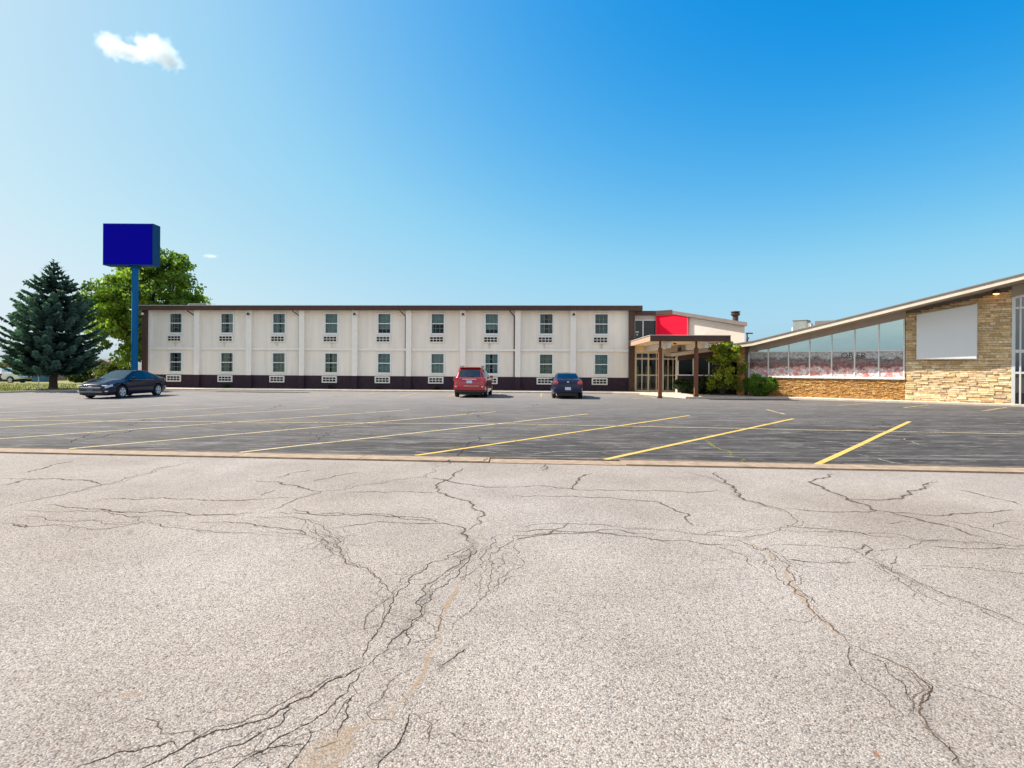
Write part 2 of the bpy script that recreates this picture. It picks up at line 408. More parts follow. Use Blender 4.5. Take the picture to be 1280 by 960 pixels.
        if smooth:
            me.polygons.foreach_set('use_smooth', [True] * len(me.polygons))
            if hasattr(me, 'set_sharp_from_angle'): me.set_sharp_from_angle(angle=R(38))
        o = bpy.data.objects.new(name, me); COL.objects.link(o)
        if parent: o.parent = parent
        if loc: o.location = loc
        if bevel:
            b = o.modifiers.new('bevel', 'BEVEL'); b.width = bevel; b.segments = 2; b.limit_method = 'ANGLE'
        return o

def tag(o, label=None, cat=None, group=None, kind=None):
    if label: o['label'] = label
    if cat: o['category'] = cat
    if group: o['group'] = group
    if kind: o['kind'] = kind
    return o

def empty(name, loc=(0, 0, 0), rz=0.0, label=None, cat=None, group=None):
    o = bpy.data.objects.new(name, None); COL.objects.link(o)
    o.location = loc; o.rotation_euler = (0, 0, rz); o.empty_display_size = 0.3
    return tag(o, label, cat, group)

def copy_tree(o, parent=None):
    c = o.copy(); COL.objects.link(c)
    if parent is not None: c.parent = parent
    for ch in o.children: copy_tree(ch, c)
    return c

# ------------------------------------------------------------------ ground
def ground_z(y):
    pts = [(-1e4, -0.06), (38, -0.04), (44, -0.08), (70, -0.62), (110, -1.6), (200, -2.2), (1e5, -2.2)]
    for (a, za), (b, zb) in zip(pts, pts[1:]):
        if a <= y <= b: return za + (zb - za) * (y - a) / (b - a)

mb = MB()
gx = [-4000, -800, -200, -60, 60, 200, 800, 4000]
gy = [-1500, -200, -40, 38, 44, 70, 110, 200, 600, 4500]
for a, b in zip(gx, gx[1:]):
    for c, d in zip(gy, gy[1:]):
        mb.face([(a, c, ground_z(c) - 0.06), (b, c, ground_z(c) - 0.06), (b, d, ground_z(d) - 0.06), (a, d, ground_z(d) - 0.06)])
tag(mb.build('ground', M['terrain']), kind='structure')

# kerb strip between the road and the lot, surveyed along its two edges
k_far0, k_far1 = G(0, 560.5), G(1280, 585.5)
k_dir = Vector((k_far1[0] - k_far0[0], k_far1[1] - k_far0[1])).normalized()
def kerb_far(x): return k_far0[1] + (x - k_far0[0]) * k_dir.y / k_dir.x
KW = 0.58
# road with its cracks
CR = [  # (material, half width in m, photo polyline)
 ('crack', .022, [(0,635),(42,625.5),(85,616),(112,609),(140,604),(170,595),(190,589),(215,582.5),(247,577)]),
 ('crack_thin', .03, [(0,607),(30,600)]), ('crack_thin', .03, [(0,598),(40,599),(95,600),(125,607)]),
 ('crack_thin', .03, [(22,592),(45,587.5),(92,576)]),
 ('crack_thin', .026, [(125,624),(175,624.5),(205,622),(250,625),(300,626),(320,624),(367,622)]),
 ('crack_thin', .026, [(55,631),(100,635),(137,637.5),(175,641),(225,641),(320,641)]),
 ('crack', .014, [(20,637),(75,640.5),(150,643.5),(225,645),(320,643)]),
 ('crack', .017, [(0,654),(67,656),(135,661),(175,654)]), ('crack_thin', .02, [(20,655),(31,660)]),
 ('crack', .014, [(15,646),(70,650.5),(135,655),(180,653),(207,659),(230,661),(250,664),(320,665)]),
 ('crack_thin', .022, [(245,652.5),(320,657.5),(350,660),(382,669)]),
 ('crack', .014, [(150,643),(175,647),(180,653)]),
 ('crack', .016, [(320,640),(347,635.5),(367,626),(387,619.5),(402,614.5),(430,612.5),(460,605.5),(495,600),(532,597.5),(545,589.5),(548,582)]),
 ('crack_thin', .03, [(532,597),(560,601),(582,605),(607,609),(640,609)]),
 ('crack_thin', .03, [(582,585),(562,599),(545,610),(560,620),(590,630),(605,640),(600,655),(586,662)]),
 ('crack_brown', .017, [(320,646),(365,646),(395,655),(405,660),(410,670),(427,677),(430,695),(445,707),(465,717),(480,730),(492,745)]),
 ('crack', .013, [(320,665),(345,665),(382,669),(405,675),(415,690),(428,696)]),
 ('crack_brown', .012, [(365,646),(385,660),(398,668),(412,684),(425,690)]),
 ('crack_brown', .012, [(395,655),(402,668),(418,680),(430,688)]),
 ('crack_thin', .022, [(345,640),(382,642),(440,644),(495,646),(552,649)]),
 ('crack_thin', .02, [(360,636),(395,644),(440,642),(500,648),(560,655)]),
 ('crack_thin', .022, [(415,659),(475,652),(510,655),(552,654),(577,659),(585,672),(592,680)]),
 ('crack', .013, [(592,682),(572,690),(555,700),(527,715),(510,724),(506,735),(492,747),(487,762),(480,775),(472,787),(465,800),(457,815),(452,830)]),
 ('crack', .013, [(592,682),(575,702),(557,715),(545,725),(527,737),(530,745),(520,755),(527,762),(512,785),(495,797),(485,812),(465,827),(452,834)]),
 ('crack', .019, [(452,834),(432,846),(395,865),(357,885),(337,897),(320,902),(292,910),(262,917),(232,932),(220,940),(190,955),(160,968)]),
 ('crack', .012, [(220,932),(212,927),(180,935),(145,941),(120,951),(90,963)]),
 ('crack', .012, [(592,685),(575,715),(560,727),(540,740),(537,752),(527,762)]),
 ('crack', .010, [(575,702),(568,696),(578,690),(585,684)]),
 ('crack_thin', .014, [(492,745),(470,757),(467,762),(456,780),(456,787),(465,797)]),
 ('crack', .010, [(512,785),(512,802),(500,811),(490,812)]),
 ('crack_brown', .011, [(512,802),(532,800),(545,796),(552,775),(555,760)]),
 ('crack', .012, [(455,837),(437,855),(435,865),(420,875),(407,891),(385,905),(365,915),(342,927),(320,942),(300,953),(275,966)]),
 ('crack', .010, [(440,870),(432,890),(427,907),(422,922)]),
 ('crack', .011, [(580,810),(570,820),(552,832)]), ('stain', .05, [(590,800),(570,822),(548,838)]),
 ('crack', .010, [(512,892),(507,910),(502,922),(482,945),(470,965)]),
 ('crack', .011, [(365,885),(350,907),(335,912),(320,920),(295,932),(270,940),(240,952),(218,965)]),
 ('crack_thin', .011, [(537,905),(537,920),(535,932)]),
 ('crack_thin', .011, [(500,842),(480,865),(475,875),(457,887)]), ('crack_thin', .010, [(520,830),(500,842),(490,850)]),
 ('crack', .009, [(380,930),(352,932),(335,935),(318,943)]), ('crack', .009, [(385,910),(385,927),(370,947),(355,965)]),
 ('crack_thin', .012, [(425,925),(400,935),(392,938)]), ('crack_thin', .012, [(560,915),(585,925),(612,932)]),
 ('crack_thin', .010, [(512,892),(540,905),(537,920)]), ('crack_thin', .010, [(457,887),(470,900),(500,905)]),
 ('crack_brown', .013, [(640,668),(615,672),(615,685),(602,700),(590,715),(575,722)]),
 ('sand', .030, [(580,722),(570,740),(557,757),(550,775),(552,802),(535,820),(532,837),(520,857),(505,875),(482,895)]),
 ('sand', .045, [(570,735),(556,760)]), ('sand', .04, [(536,818),(529,845),(516,860)]),
 ('sand', .17, [(430,905),(415,930),(395,950),(385,975)]), ('sand', .11, [(440,925),(425,945),(420,970)]), ('sand', .05, [(482,895),(455,905),(435,920)]),
 ('crack_brown', .011, [(640,670),(622,690),(617,710),(612,730),(607,745),(595,757),(577,772),(565,787)]),
 ('crack_thin', .014, [(640,690),(627,695),(620,715)]), ('crack_thin', .014, [(640,720),(617,735),(610,745)]),
 ('crack_thin', .012, [(640,675),(650,690),(632,720),(628,742)]), ('sand', .03, [(600,640),(603,660),(598,672)]),
 ('crack_thin', .028, [(640,609),(677,607),(715,611),(765,613),(800,613.5),(820,613),(860,616),(907,614)]),
 ('crack_thin', .026, [(640,620),(680,620),(715,620),(765,622),(795,625),(825,628),(845,639),(860,642),(856,647),(866,657)]),
 ('crack_thin', .03, [(740,592),(720,605),(716,611)]),
 ('crack', .013, [(640,660),(690,654.5),(750,656),(800,661),(835,664),(880,669),(915,671),(942,670)]),
 ('crack_thin', .022, [(640,670),(690,667.5),(750,666),(800,671),(840,676),(890,681),(922,682)]),
 ('crack_thin', .02, [(640,677),(665,671),(702,660),(712,654)]), ('crack_thin', .02, [(640,664),(672,662),(700,664),(760,662),(820,668)]),
 ('crack_brown', .013, [(880,669),(912,664),(942,663)]),
 ('crack_brown', .018, [(922,674),(940,682),(950,688),(960,685),(972,697),(987,707),(992,720),(985,730),(992,740),(1010,757),(1015,762),(1027,775),(1042,787),(1062,805)]),
 ('crack_brown', .015, [(1062,805),(1085,816),(1110,824),(1135,835),(1155,852),(1160,867),(1152,885),(1157,902),(1165,915),(1185,935),(1197,952),(1207,966)]),
 ('sand', .04, [(935,672),(960,690),(985,712),(992,735),(1015,765),(1045,792),(1065,807)]),
 ('stain', .05, [(1150,846),(1162,870),(1153,888),(1160,908),(1190,940),(1207,966)]),
 ('crack', .010, [(1150,846),(1166,858),(1160,872),(1148,880)]), ('crack', .010, [(1185,930),(1196,945),(1190,952)]),
 ('crack', .009, [(1061,806),(1060,817),(1062,830),(1072,842)]), ('crack_thin', .012, [(1072,842),(1100,865),(1112,880),(1130,895),(1150,905)]),
 ('crack', .008, [(1097,824),(1110,840),(1132,862),(1140,877),(1152,884)]),
 ('crack', .010, [(890,682),(922,692),(935,700),(947,712)]), ('crack_brown', .012, [(945,690),(955,704),(980,727),(987,735)]),
 ('stain', .12, [(860,590),(900,602),(915,610),(930,625),(960,632),(980,637)]), ('crack_thin', .03, [(895,590),(905,603),(920,612),(930,625),(960,634)]),
 ('crack_brown', .016, [(960,632),(980,637),(992,655),(985,659),(960,667),(930,672)]), ('stain', .10, [(940,628),(965,635),(985,640)]),
 ('crack_thin', .034, [(1040,592),(1012,602),(1030,611),(1060,625),(1090,637),(1135,646),(1167,654),(1200,662),(1225,672)]),
 ('stain', .06, [(1012,602),(1060,625),(1095,640),(1167,654)]),
 ('crack_thin', .034, [(1057,625),(1100,625),(1132,619),(1157,610),(1165,602)]), ('stain', .07, [(1100,625),(1132,619),(1157,610),(1170,600)]),
 ('crack_thin', .026, [(982,635),(1047,640),(1095,637)]), ('crack_thin', .026, [(1090,637),(1120,641),(1190,642),(1280,638)]),
 ('crack', .012, [(977,663),(1030,665),(1085,667),(1132,670),(1145,675),(1175,675),(1235,679),(1280,682),(1320,684)]),
 ('crack_thin', .022, [(985,657),(1040,662),(1085,669),(1130,672)]),
 ('crack', .012, [(960,682),(1005,682.5),(1035,684),(1067,687),(1080,696),(1100,705),(1115,715),(1145,727),(1175,740),(1205,751),(1225,759),(1247,767),(1265,774),(1300,788)]),
 ('crack_brown', .013, [(1070,696),(1100,708),(1110,717),(1132,731),(1150,742),(1185,757)]),
 ('crack_thin', .014, [(1225,760),(1242,771),(1275,786)]),
 ('crack', .011, [(1090,689),(1100,689),(1130,686),(1150,680),(1177,676)]), ('crack', .009, [(1115,715),(1113,705),(1118,695)]),
 ('crack_thin', .02, [(985,700),(1005,702),(1042,702.5),(1070,703)]), ('crack_thin', .02, [(1150,707),(1190,709),(1235,713),(1280,717),(1310,719)]),
 ('crack_thin', .02, [(1160,682),(1197,685),(1235,686),(1280,686)]),
 ('crack', .012, [(1222,659),(1242,659),(1250,654),(1280,653)]), ('crack_thin', .03, [(1190,611),(1220,617),(1255,625),(1280,631)]),
 ('crack_thin', .024, [(1177,649),(1210,656),(1260,670),(1280,676)]), ('crack_thin', .02, [(1105,654),(1142,652)]),
 ('crack_thin', .016, [(1067,687),(1080,680),(1090,688),(1082,696)]), ('crack_brown', .014, [(1195,661),(1215,668),(1235,673)]),
 ('crack_thin', .03, [(320,601),(370,607),(402,614)]), ('crack_thin', .024, [(345,597),(390,587)]), ('crack_thin', .024, [(392,601),(447,590)]),
 ('crack_thin', .024, [(328,620),(344,612)]), ('crack_thin', .022, [(432,615),(480,615.5),(545,616)]),
 ('sand', .04, [(140,872),(160,868),(188,864)]), ('rust', .022, [(270,886),(283,885)]), ('rust', .02, [(1090,938),(1097,944),(1103,949)]), ('rust', .016, [(683,828),(692,826)]), ('rust', .014, [(724,905),(729,908)]), ('sand', .03, [(930,812),(942,811)]),
 ('stain', .08, [(400,664),(420,682),(430,700)]), ('stain', .10, [(575,665),(592,684),(560,715)]), ('stain', .10, [(540,735),(510,775),(480,820)]),
 ('stain', .07, [(500,810),(535,825),(560,840)]), ('stain', .09, [(350,930),(330,942),(300,955)]), ('stain', .08, [(505,925),(480,945),(450,965)]),
 ('stain', .10, [(150,664),(170,668)]), ('stain', .07, [(640,672),(700,664),(780,668)]), ('stain', .07, [(960,668),(930,674),(900,676)]),
 ('stain', .06, [(240,664),(320,668),(380,672)]), ('stain', .06, [(1090,690),(1120,716),(1160,737)]),
]
def fract(pts, amp, step, rg):
    """break a polyline into short ragged steps"""
    out = [Vector(p) for p in pts]
    while True:
        nxt, done = [out[0]], True
        for a, b in zip(out, out[1:]):
            d = b - a; L = d.length
            if L > step:
                done = False
                n = Vector((-d.y, d.x)) / L
                nxt += [(a + b) / 2 + n * L * rg.uniform(-amp, amp) + d * rg.uniform(-0.1, 0.1)]
            nxt.append(b)
        out = nxt
        if done: return out

CMATS = ['chip', 'crack', 'crack_thin', 'crack_brown', 'sand', 'stain', 'rust']
def strip(mb, pts, hw, z, mi, rg, taper=True):
    n = len(pts); u = 0.0; rows = []
    for i, p in enumerate(pts):
        d = (pts[min(i + 1, n - 1)] - pts[max(i - 1, 0)]).normalized(); nn = Vector((-d.y, d.x))
        w = hw * rg.uniform(0.75, 1.25)
        if taper: w *= 0.35 + 0.65 * min(1.0, min(i, n - 1 - i) / (0.12 * n + 1e-6))
        if i: u += (p - pts[i - 1]).length
        rows.append((p - nn * w, p + nn * w, u))
    for a, b in zip(rows, rows[1:]):
        mb.face([(a[0].x, a[0].y, z), (b[0].x, b[0].y, z), (b[1].x, b[1].y, z), (a[1].x, a[1].y, z)], mi,
                uv=[(a[2], 0), (b[2], 0), (b[2], 1), (a[2], 1)])
mb = MB()
edge = lambda x: kerb_far(x) - KW
xs = [-150, -70, -30, -12, -4, 4, 12, 30, 70, 150]
for a, b in zip(xs, xs[1:]):
    ys_a, ys_b = edge(a) + 0.02, edge(b) + 0.02
    mb.face([(a, -110, 0), (b, -110, 0), (b, ys_b, 0), (a, ys_a, 0)])  # unseen stretch behind the camera, extended to bounce warm light
rg = random.Random(3)
order = {'stain': 0, 'sand': 1, 'rust': 1, 'crack_thin': 2, 'crack_brown': 3, 'crack': 4}
z = 0.0004
for kind, hw, pl in sorted(CR, key=lambda c: order[c[0]]):
    pts = [Vector(G(*p)) for p in pl]
    near = min(p.y for p in pts)
    st = 0.045 if near < 5 else 0.10
    soft = kind in ('sand', 'stain', 'rust')
    q = fract(pts, 0.10 if soft else 0.17, st * (2 if soft else 1), rg)
    strip(mb, q, hw * (1.0 if soft else (.88 if kind != 'crack_thin' or near < 5 else 1.7)), z, CMATS.index(kind), rg, True)
    z += 0.000008
    # short side shoots off the bigger cracks
    if kind in ('crack', 'crack_brown') and len(q) > 16:
        # a fainter companion strand wandering beside the main one
        off = rg.choice((-1, 1)) * rg.uniform(.03, .09); i0 = rg.randrange(0, len(q) // 3); i1 = rg.randrange(2 * len(q) // 3, len(q))
        q3 = []
        for i in range(i0, i1, 2):
            d = (q[min(i + 1, len(q) - 1)] - q[max(i - 1, 0)]).normalized()
            q3.append(q[i] + Vector((-d.y, d.x)) * off * math.sin(math.pi * (i - i0) / (i1 - i0)) * rg.uniform(.6, 1.3))
        if len(q3) > 3: strip(mb, q3, hw * .5, z, CMATS.index('crack_thin'), rg, True); z += 0.000008
        for k in range(max(1, len(q) // 16)):
            i = rg.randrange(6, len(q) - 6)
            d = (q[i + 2] - q[i - 2]).normalized(); a = rg.choice((-1, 1)) * rg.uniform(0.5, 1.2)
            d2 = Vector((d.x * math.cos(a) - d.y * math.sin(a), d.x * math.sin(a) + d.y * math.cos(a)))
            q2 = fract([q[i], q[i] + d2 * rg.uniform(0.10, 0.55)], 0.22, 0.04, rg)
            strip(mb, q2, hw * 0.5, z, CMATS.index('crack_thin'), rg, True); z += 0.000008
tag(mb.build('road', [M[k] for k in CMATS]), kind='structure')

# kerb: flush concrete ribbon, broken around the photograph's middle
mb = MB()
xs = [-70 + 2.4 * i for i in range(59)]
for a, b in zip(xs, xs[1:]):
    g = 0.006
    for (p, q) in ((a + g, b - g),):
        worn = -0.2 < (a + b) / 2 < 1.6
        top = 0.030 if not worn else 0.012
        f0, f1 = kerb_far(p), kerb_far(q)
        jj = 0.008 * rnd.uniform(-1, 1)
        i = len(mb.v)
        mb.v += [(p, f0 - KW + jj, -0.05), (q, f1 - KW + jj, -0.05), (q, f1, -0.05), (p, f0, -0.05),
                 (p, f0 - KW + jj, top), (q, f1 - KW + jj, top), (q, f1, top - 0.022), (p, f0, top - 0.022)]
        for qd in ((4, 5, 6, 7), (0, 1, 5, 4), (1, 2, 6, 5), (2, 3, 7, 6), (3, 0, 4, 7)): mb.idx([i + k for k in qd])
for kind, hw, pl in (('crack', .022, [(535,578.6),(552,579.4)]), ('crack', .02, [(563,574),(552,580)]), ('crack', .02, [(606,576),(610,573)]), ('crack_thin', .03, [(680,580),(676,586)])):
    q = fract([Vector(G(*p, 0.03)) for p in pl], 0.2, 0.06, rg)
    strip(mb, q, hw * 1.6, 0.036, 1 if kind == 'crack' else 2, rg)
tag(mb.build('kerb', [M['kerb'], M['crack'], M['crack_thin']], bevel=0.0), kind='structure')

# parking lot
LAWN = [(-45.5, 11.2), (-30.8, 34.1), (-30.2, 35.4), (-28.5, 37.7), (-28.2, 43.0)]
def lawn_edge(y):
    for (xa, ya), (xb, yb) in zip(LAWN, LAWN[1:]):
        if ya <= y <= yb: return xa + (xb - xa) * (y - ya) / (yb - ya)
    return LAWN[0][0] if y < LAWN[0][1] else LAWN[-1][0]
mb = MB()
mb.face([(-70, kerb_far(-70), 0), (70, kerb_far(70), 0), (70, 48, 0), (-70, 48, 0)])
z = 0.0006
for kind, hw, pl in (('moss', .05, [(868,545),(888,553),(895,559),(912,564),(925,572),(928,577)]), ('moss', .05, [(985,578.5),(1008,579)]),
                     ('pale', .05, [(1068,567),(1100,574),(1130,580),(1180,582)]), ('pale', .05, [(1035,552),(1060,556),(1080,560)]),
                     ('pale', .05, [(1130,548),(1160,558)]), ('crack', .025, [(398,550),(412,544),(425,537)]), ('crack', .03, [(588,558),(598,551),(606,545)]),
                     ('crack', .03, [(564,575),(575,567),(588,558)]), ('crack', .026, [(60,556),(90,553),(105,547),(122,541)]),
                     ('crack', .026, [(0,546),(30,544),(60,543)]), ('pale', .05, [(380,541),(402,542)]), ('crack_thin', .04, [(800,545),(812,551),(822,556)]),
                     ('pale', .06, [(640,567),(700,564),(760,566)]), ('pale', .05, [(720,553),(860,556)]), ('crack_thin', .04, [(330,512),(350,507),(372,504)]),
                     ('pale', .05, [(560,546),(600,545),(640,546)]), ('moss', .04, [(112,540),(123,541)]), ('moss', .06, [(565,561),(570,558),(578,559)])):
    q = fract([Vector(G(*p)) for p in pl], 0.16, 0.12, rg)
    strip(mb, q, hw * 1.3, z, 1 + ['moss', 'pale', 'crack', 'crack_thin'].index(kind), rg); z += 0.00002
rc = random.Random(77)
for k in range(46):
    y0 = rc.uniform(12.5, 33); x0 = rc.uniform(-.8, .8) * y0
    if y0 < kerb_far(x0) + .6: continue
    a = rc.choice((rc.uniform(-.35, .35), rc.uniform(.9, 2.2))); l = rc.uniform(1.0, 4.5)
    q = fract([Vector((x0, y0)), Vector((x0 + l * math.cos(a), max(kerb_far(x0) + .3, y0 + l * math.sin(a))))], .2, .14, rc)
    strip(mb, q, rc.uniform(.03, .055), z, rc.choice((2, 3, 4, 4)), rc); z += 0.00002
for x0 in range(-24, 22, 3):
    q = [Vector((x0 + .5 * i, kerb_far(x0 + .5 * i) + .10 + .06 * rg.uniform(-1, 1))) for i in range(8)]
    strip(mb, q, .16, z, 5, rg, False); z += 0.00002
tag(mb.build('parking_lot', [M['asphalt'], M['moss'], M['pale'], M['crack'], M['crack_thin'], M['dust']]), kind='structure')

# painted stall lines
mb = MB()
def line(mb, a, b, w, mi, z=0.005):
    a, b = Vector(a), Vector(b); d = (b - a).normalized(); n = Vector((-d.y, d.x)) * w / 2
    k = max(1, int((b - a).length / 1.2)); L = []
    for i in range(k + 1):
        p = a.lerp(b, i / k) + n * 0.12 * rnd.uniform(-1, 1)
        L.append((p - n * rnd.uniform(.93, 1.05), p + n * rnd.uniform(.93, 1.05)))
    for (p, q), (r_, s_) in zip(L, L[1:]):
        mb.face([(p.x, p.y, z), (r_.x, r_.y, z), (s_.x, s_.y, z), (q.x, q.y, z)], mi)
near = [Vector(G(*p)) for p in ((1022, 580.5), (756, 574.5), (520, 569.5), (300, 565.5))]
far = [Vector(G(*p)) for p in ((1137, 527), (992, 523.5), (862, 519.5), (735, 517.5))]
dn, df = (near[3] - near[0]) / 3, (far[3] - far[0]) / 3
for i in range(12):
    a = near[i] if i < 4 else near[3] + dn * (i - 3)
    b = far[i] if i < 4 else far[3] + df * (i - 3)
    line(mb, a, b, 0.125 if i < 2 else 0.11, 0 if i < 3 else 1)
cl = [G(-300, 524.2), G(0, 526), G(640, 530.3), G(1280, 543), G(1700, 551)]
for i, (a, b) in enumerate(zip(cl, cl[1:])): line(mb, a, b, 0.10, 1, 0.0095)
for k in range(-9, 3):
    x = -3.8 + 2.75 * k + 2.75 * 0
    line(mb, (x, 33.3), (x + 0.30, 38.3), 0.11, 2)
for p, q in (((1046, 507), (1092, 503.6)), ((1130, 509.8), (1162, 506)), ((1227, 514), (1257, 509.5)), ((958, 512), (982, 518)),
             ((920, 503), (1046, 507.3)), ((790, 498.5), (806, 498)), ((805, 494.5), (820, 498)), ((848, 500), (862, 500.5))):
    line(mb, G(*p), G(*q), 0.12, 2)
tag(mb.build('parking_lines', [M['yellow'], M['yellow_old'], M['yellow_far']]), kind='structure')

# motel frame of reference (x along the front, y into the building) and the sidewalk round the buildings
MO = Vector((0, 40.72, 0)); MA = -R(3.08)
def mloc(x, y): return (MO.x + x * math.cos(MA) - y * math.sin(MA), MO.y + x * math.sin(MA) + y * math.cos(MA))
WO = Vector((20.88, 30.3, 0)); WA = -R(40)
def wloc(x, y): return (WO.x + x * math.cos(WA) - y * math.sin(WA), WO.y + x * math.sin(WA) + y * math.cos(WA))
walk = [mloc(-27.7, -1.9), mloc(6.9, -1.9), (8.5, 37.8), (10.1, 32.75), (15.7, 32.85), (24.5, 27.2), (34, 20.6), (44, 26), (24, 44), (-20, 48), mloc(-27.7, 6)]
mb = MB(); mb.prism_xy(walk, -0.05, 0.11)
tag(mb.build('sidewalk', M['concrete'], bevel=0.03), kind='structure')

# lawn on the left with its kerb
mb = MB()
ys = [11.2, 16, 22, 28, 34.1, 35.4, 37.7, 40, 43, 48, 55, 62, 70, 80, 95, 110, 140]
for c, d in zip(ys, ys[1:]):
    e0 = lawn_edge(c) if c <= 43 else -28.2 + (c - 43) * 1.2
    e1 = lawn_edge(d) if d <= 43 else -28.2 + (d - 43) * 1.2
    cols = 8
    for i in range(cols):
        x0, x1 = -160 + (e0 + 160) * i / cols, -160 + (e0 + 160) * (i + 1) / cols
        y0, y1 = -160 + (e1 + 160) * i / cols, -160 + (e1 + 160) * (i + 1) / cols
        lz = lambda y: ground_z(y) + 0.13
        mb.face([(x0, c, lz(c)), (x1, c, lz(c)), (y1, d, lz(d)), (y0, d, lz(d))])
tag(mb.build('lawn', M['grass'], weld=True), kind='structure')
mb = MB()
for (xa, ya), (xb, yb) in zip(LAWN, LAWN[1:]):
    d = Vector((xb - xa, yb - ya)).normalized(); n = Vector((d.y, -d.x)) * 0.16
    mb.prism_xy([(xa, ya), (xa + n.x, ya + n.y), (xb + n.x, yb + n.y), (xb, yb)], -0.05, 0.115)
tag(mb.build('lawn_kerb', M['concrete']), kind='structure')
mb = MB(); rg = random.Random(8)
for i in range(9000):
    y = 35 + 27 * rg.random() ** 1.6
    x = (lawn_edge(y) if y < 43 else -28.2) - 0.25 - rg.random() * (10 + (y - 35) * 0.9)
    zz = ground_z(y) + 0.13; a = rg.uniform(0, 6.28); h = rg.uniform(.05, .14); w = rg.uniform(.012, .03)
    dx, dy = math.cos(a) * w, math.sin(a) * w; lx, ly = rg.uniform(-.05, .05), rg.uniform(-.05, .05)
    mb.face([(x - dx, y - dy, zz), (x + dx, y + dy, zz), (x + lx, y + ly, zz + h)], 0, rg.random())
tag(mb.build('grass', M['blade']), kind='stuff')

# ------------------------------------------------------------------ motel
motel = empty('motel_building', MO, MA, 'long two storey cream stucco motel block with plum base and brown flat roof edge', 'motel')
X0, X1 = -26.95, 8.25
win_x = [-24.9 + 3.905 * i for i in range(9)]
pil_x = [-23.17 + 3.93 * i for i in range(8)]
WW, UP, LO = 1.02, (4.10, 5.62), (1.24, 2.74)
holes = []
for x in win_x:
    for z0, z1 in (UP, LO): holes.append((x - WW / 2, x + WW / 2, z0, z1))
mb = MB()
mb.wall(X0, X1, 1.06, 6.0, holes, 0.0, 0.14)
mb.face([(X0, 0, 1.06), (X0, 0, 6.0), (X0, 12, 6.0), (X0, 12, 1.06)]); mb.face([(X1, 0, 1.06), (X1, 12, 1.06), (X1, 12, 6.0), (X1, 0, 6.0)])
mb.face([(X0, 12, 0), (X1, 12, 0), (X1, 12, 6), (X0, 12, 6)])
mb.build('wall', M['stucco'], motel)
mb = MB(); mb.box(X0 - 0.012, X1 + 0.012, -0.035, 12.0, -0.02, 1.06); mb.build('base', M['plum'], motel)
# corner strip and pilasters: cream above, plum below
for x in pil_x:
    mb = MB()
    mb.box(x - .20, x + .20, -.27, 0.01, 1.06, 5.80, 0); mb.box(x - .203, x + .203, -.275, 0.01, 0.0, 1.06, 1)
    mb.build('pilaster', [M['stucco_trim'], M['plum']], motel, bevel=0.012)
mb = MB(); mb.box(X0, X0 + .2, -.12, 0.01, 1.06, 5.8); mb.build('corner_strip', M['stucco_trim'], motel, bevel=0.01)
for a, b in ((X0 - .36, X0 - .002), (X1 + .002, X1 + .40)):
    mb = MB(); mb.box(a, b, -.30, .12, 0.0, 5.86); mb.build('column', M['brown'], motel, bevel=0.01)
edges = [X0 + .2] + [v for x in pil_x for v in (x - .2, x + .2)] + [X1]
for a, b in zip(edges[0::2], edges[1::2]):
    mb = MB(); mb.box(a + .003, b - .003, -.11, 0.01, 2.90, 3.05); mb.build('floor_band', M['stucco_trim'], motel, bevel=0.01)
# roof with fascia, gutter lip and soffit
RX0, RX1 = X0 - .72, X1 + .88
mb = MB(); mb.box(RX0 + .05, RX1 - .05, -.48, 12.5, 5.80, 5.86); mb.box(RX0 + .05, RX1 - .05, -.48, 12.5, 5.86, 6.10)
roof = mb.build('roof', M['soffit_grey'], motel)
mb = MB(); mb.box(RX0, RX1, -.55, -.481, 5.77, 6.10); mb.box(RX0, RX0 + .05, -.481, 12.5, 5.77, 6.10); mb.box(RX1 - .05, RX1, -.481, 12.5, 5.77, 6.10)
mb.build('fascia', M['brown'], roof, bevel=0.008)
mb = MB(); mb.box(RX0 - .02, RX1 + .02, -.58, 12.52, 6.103, 6.135); mb.build('roof_edge_trim', M['alu'], roof)
mb = MB(); mb.box(X0 + .9, X0 + 3.1, 3.2, 3.23, 6.62, 6.66); mb.box(X0 + .9, X0 + .93, 3.2, 3.23, 6.12, 6.62); mb.box(X0 + 3.07, X0 + 3.1, 3.2, 3.23, 6.12, 6.62)
mb.build('roof_rail', M['alu'], roof)

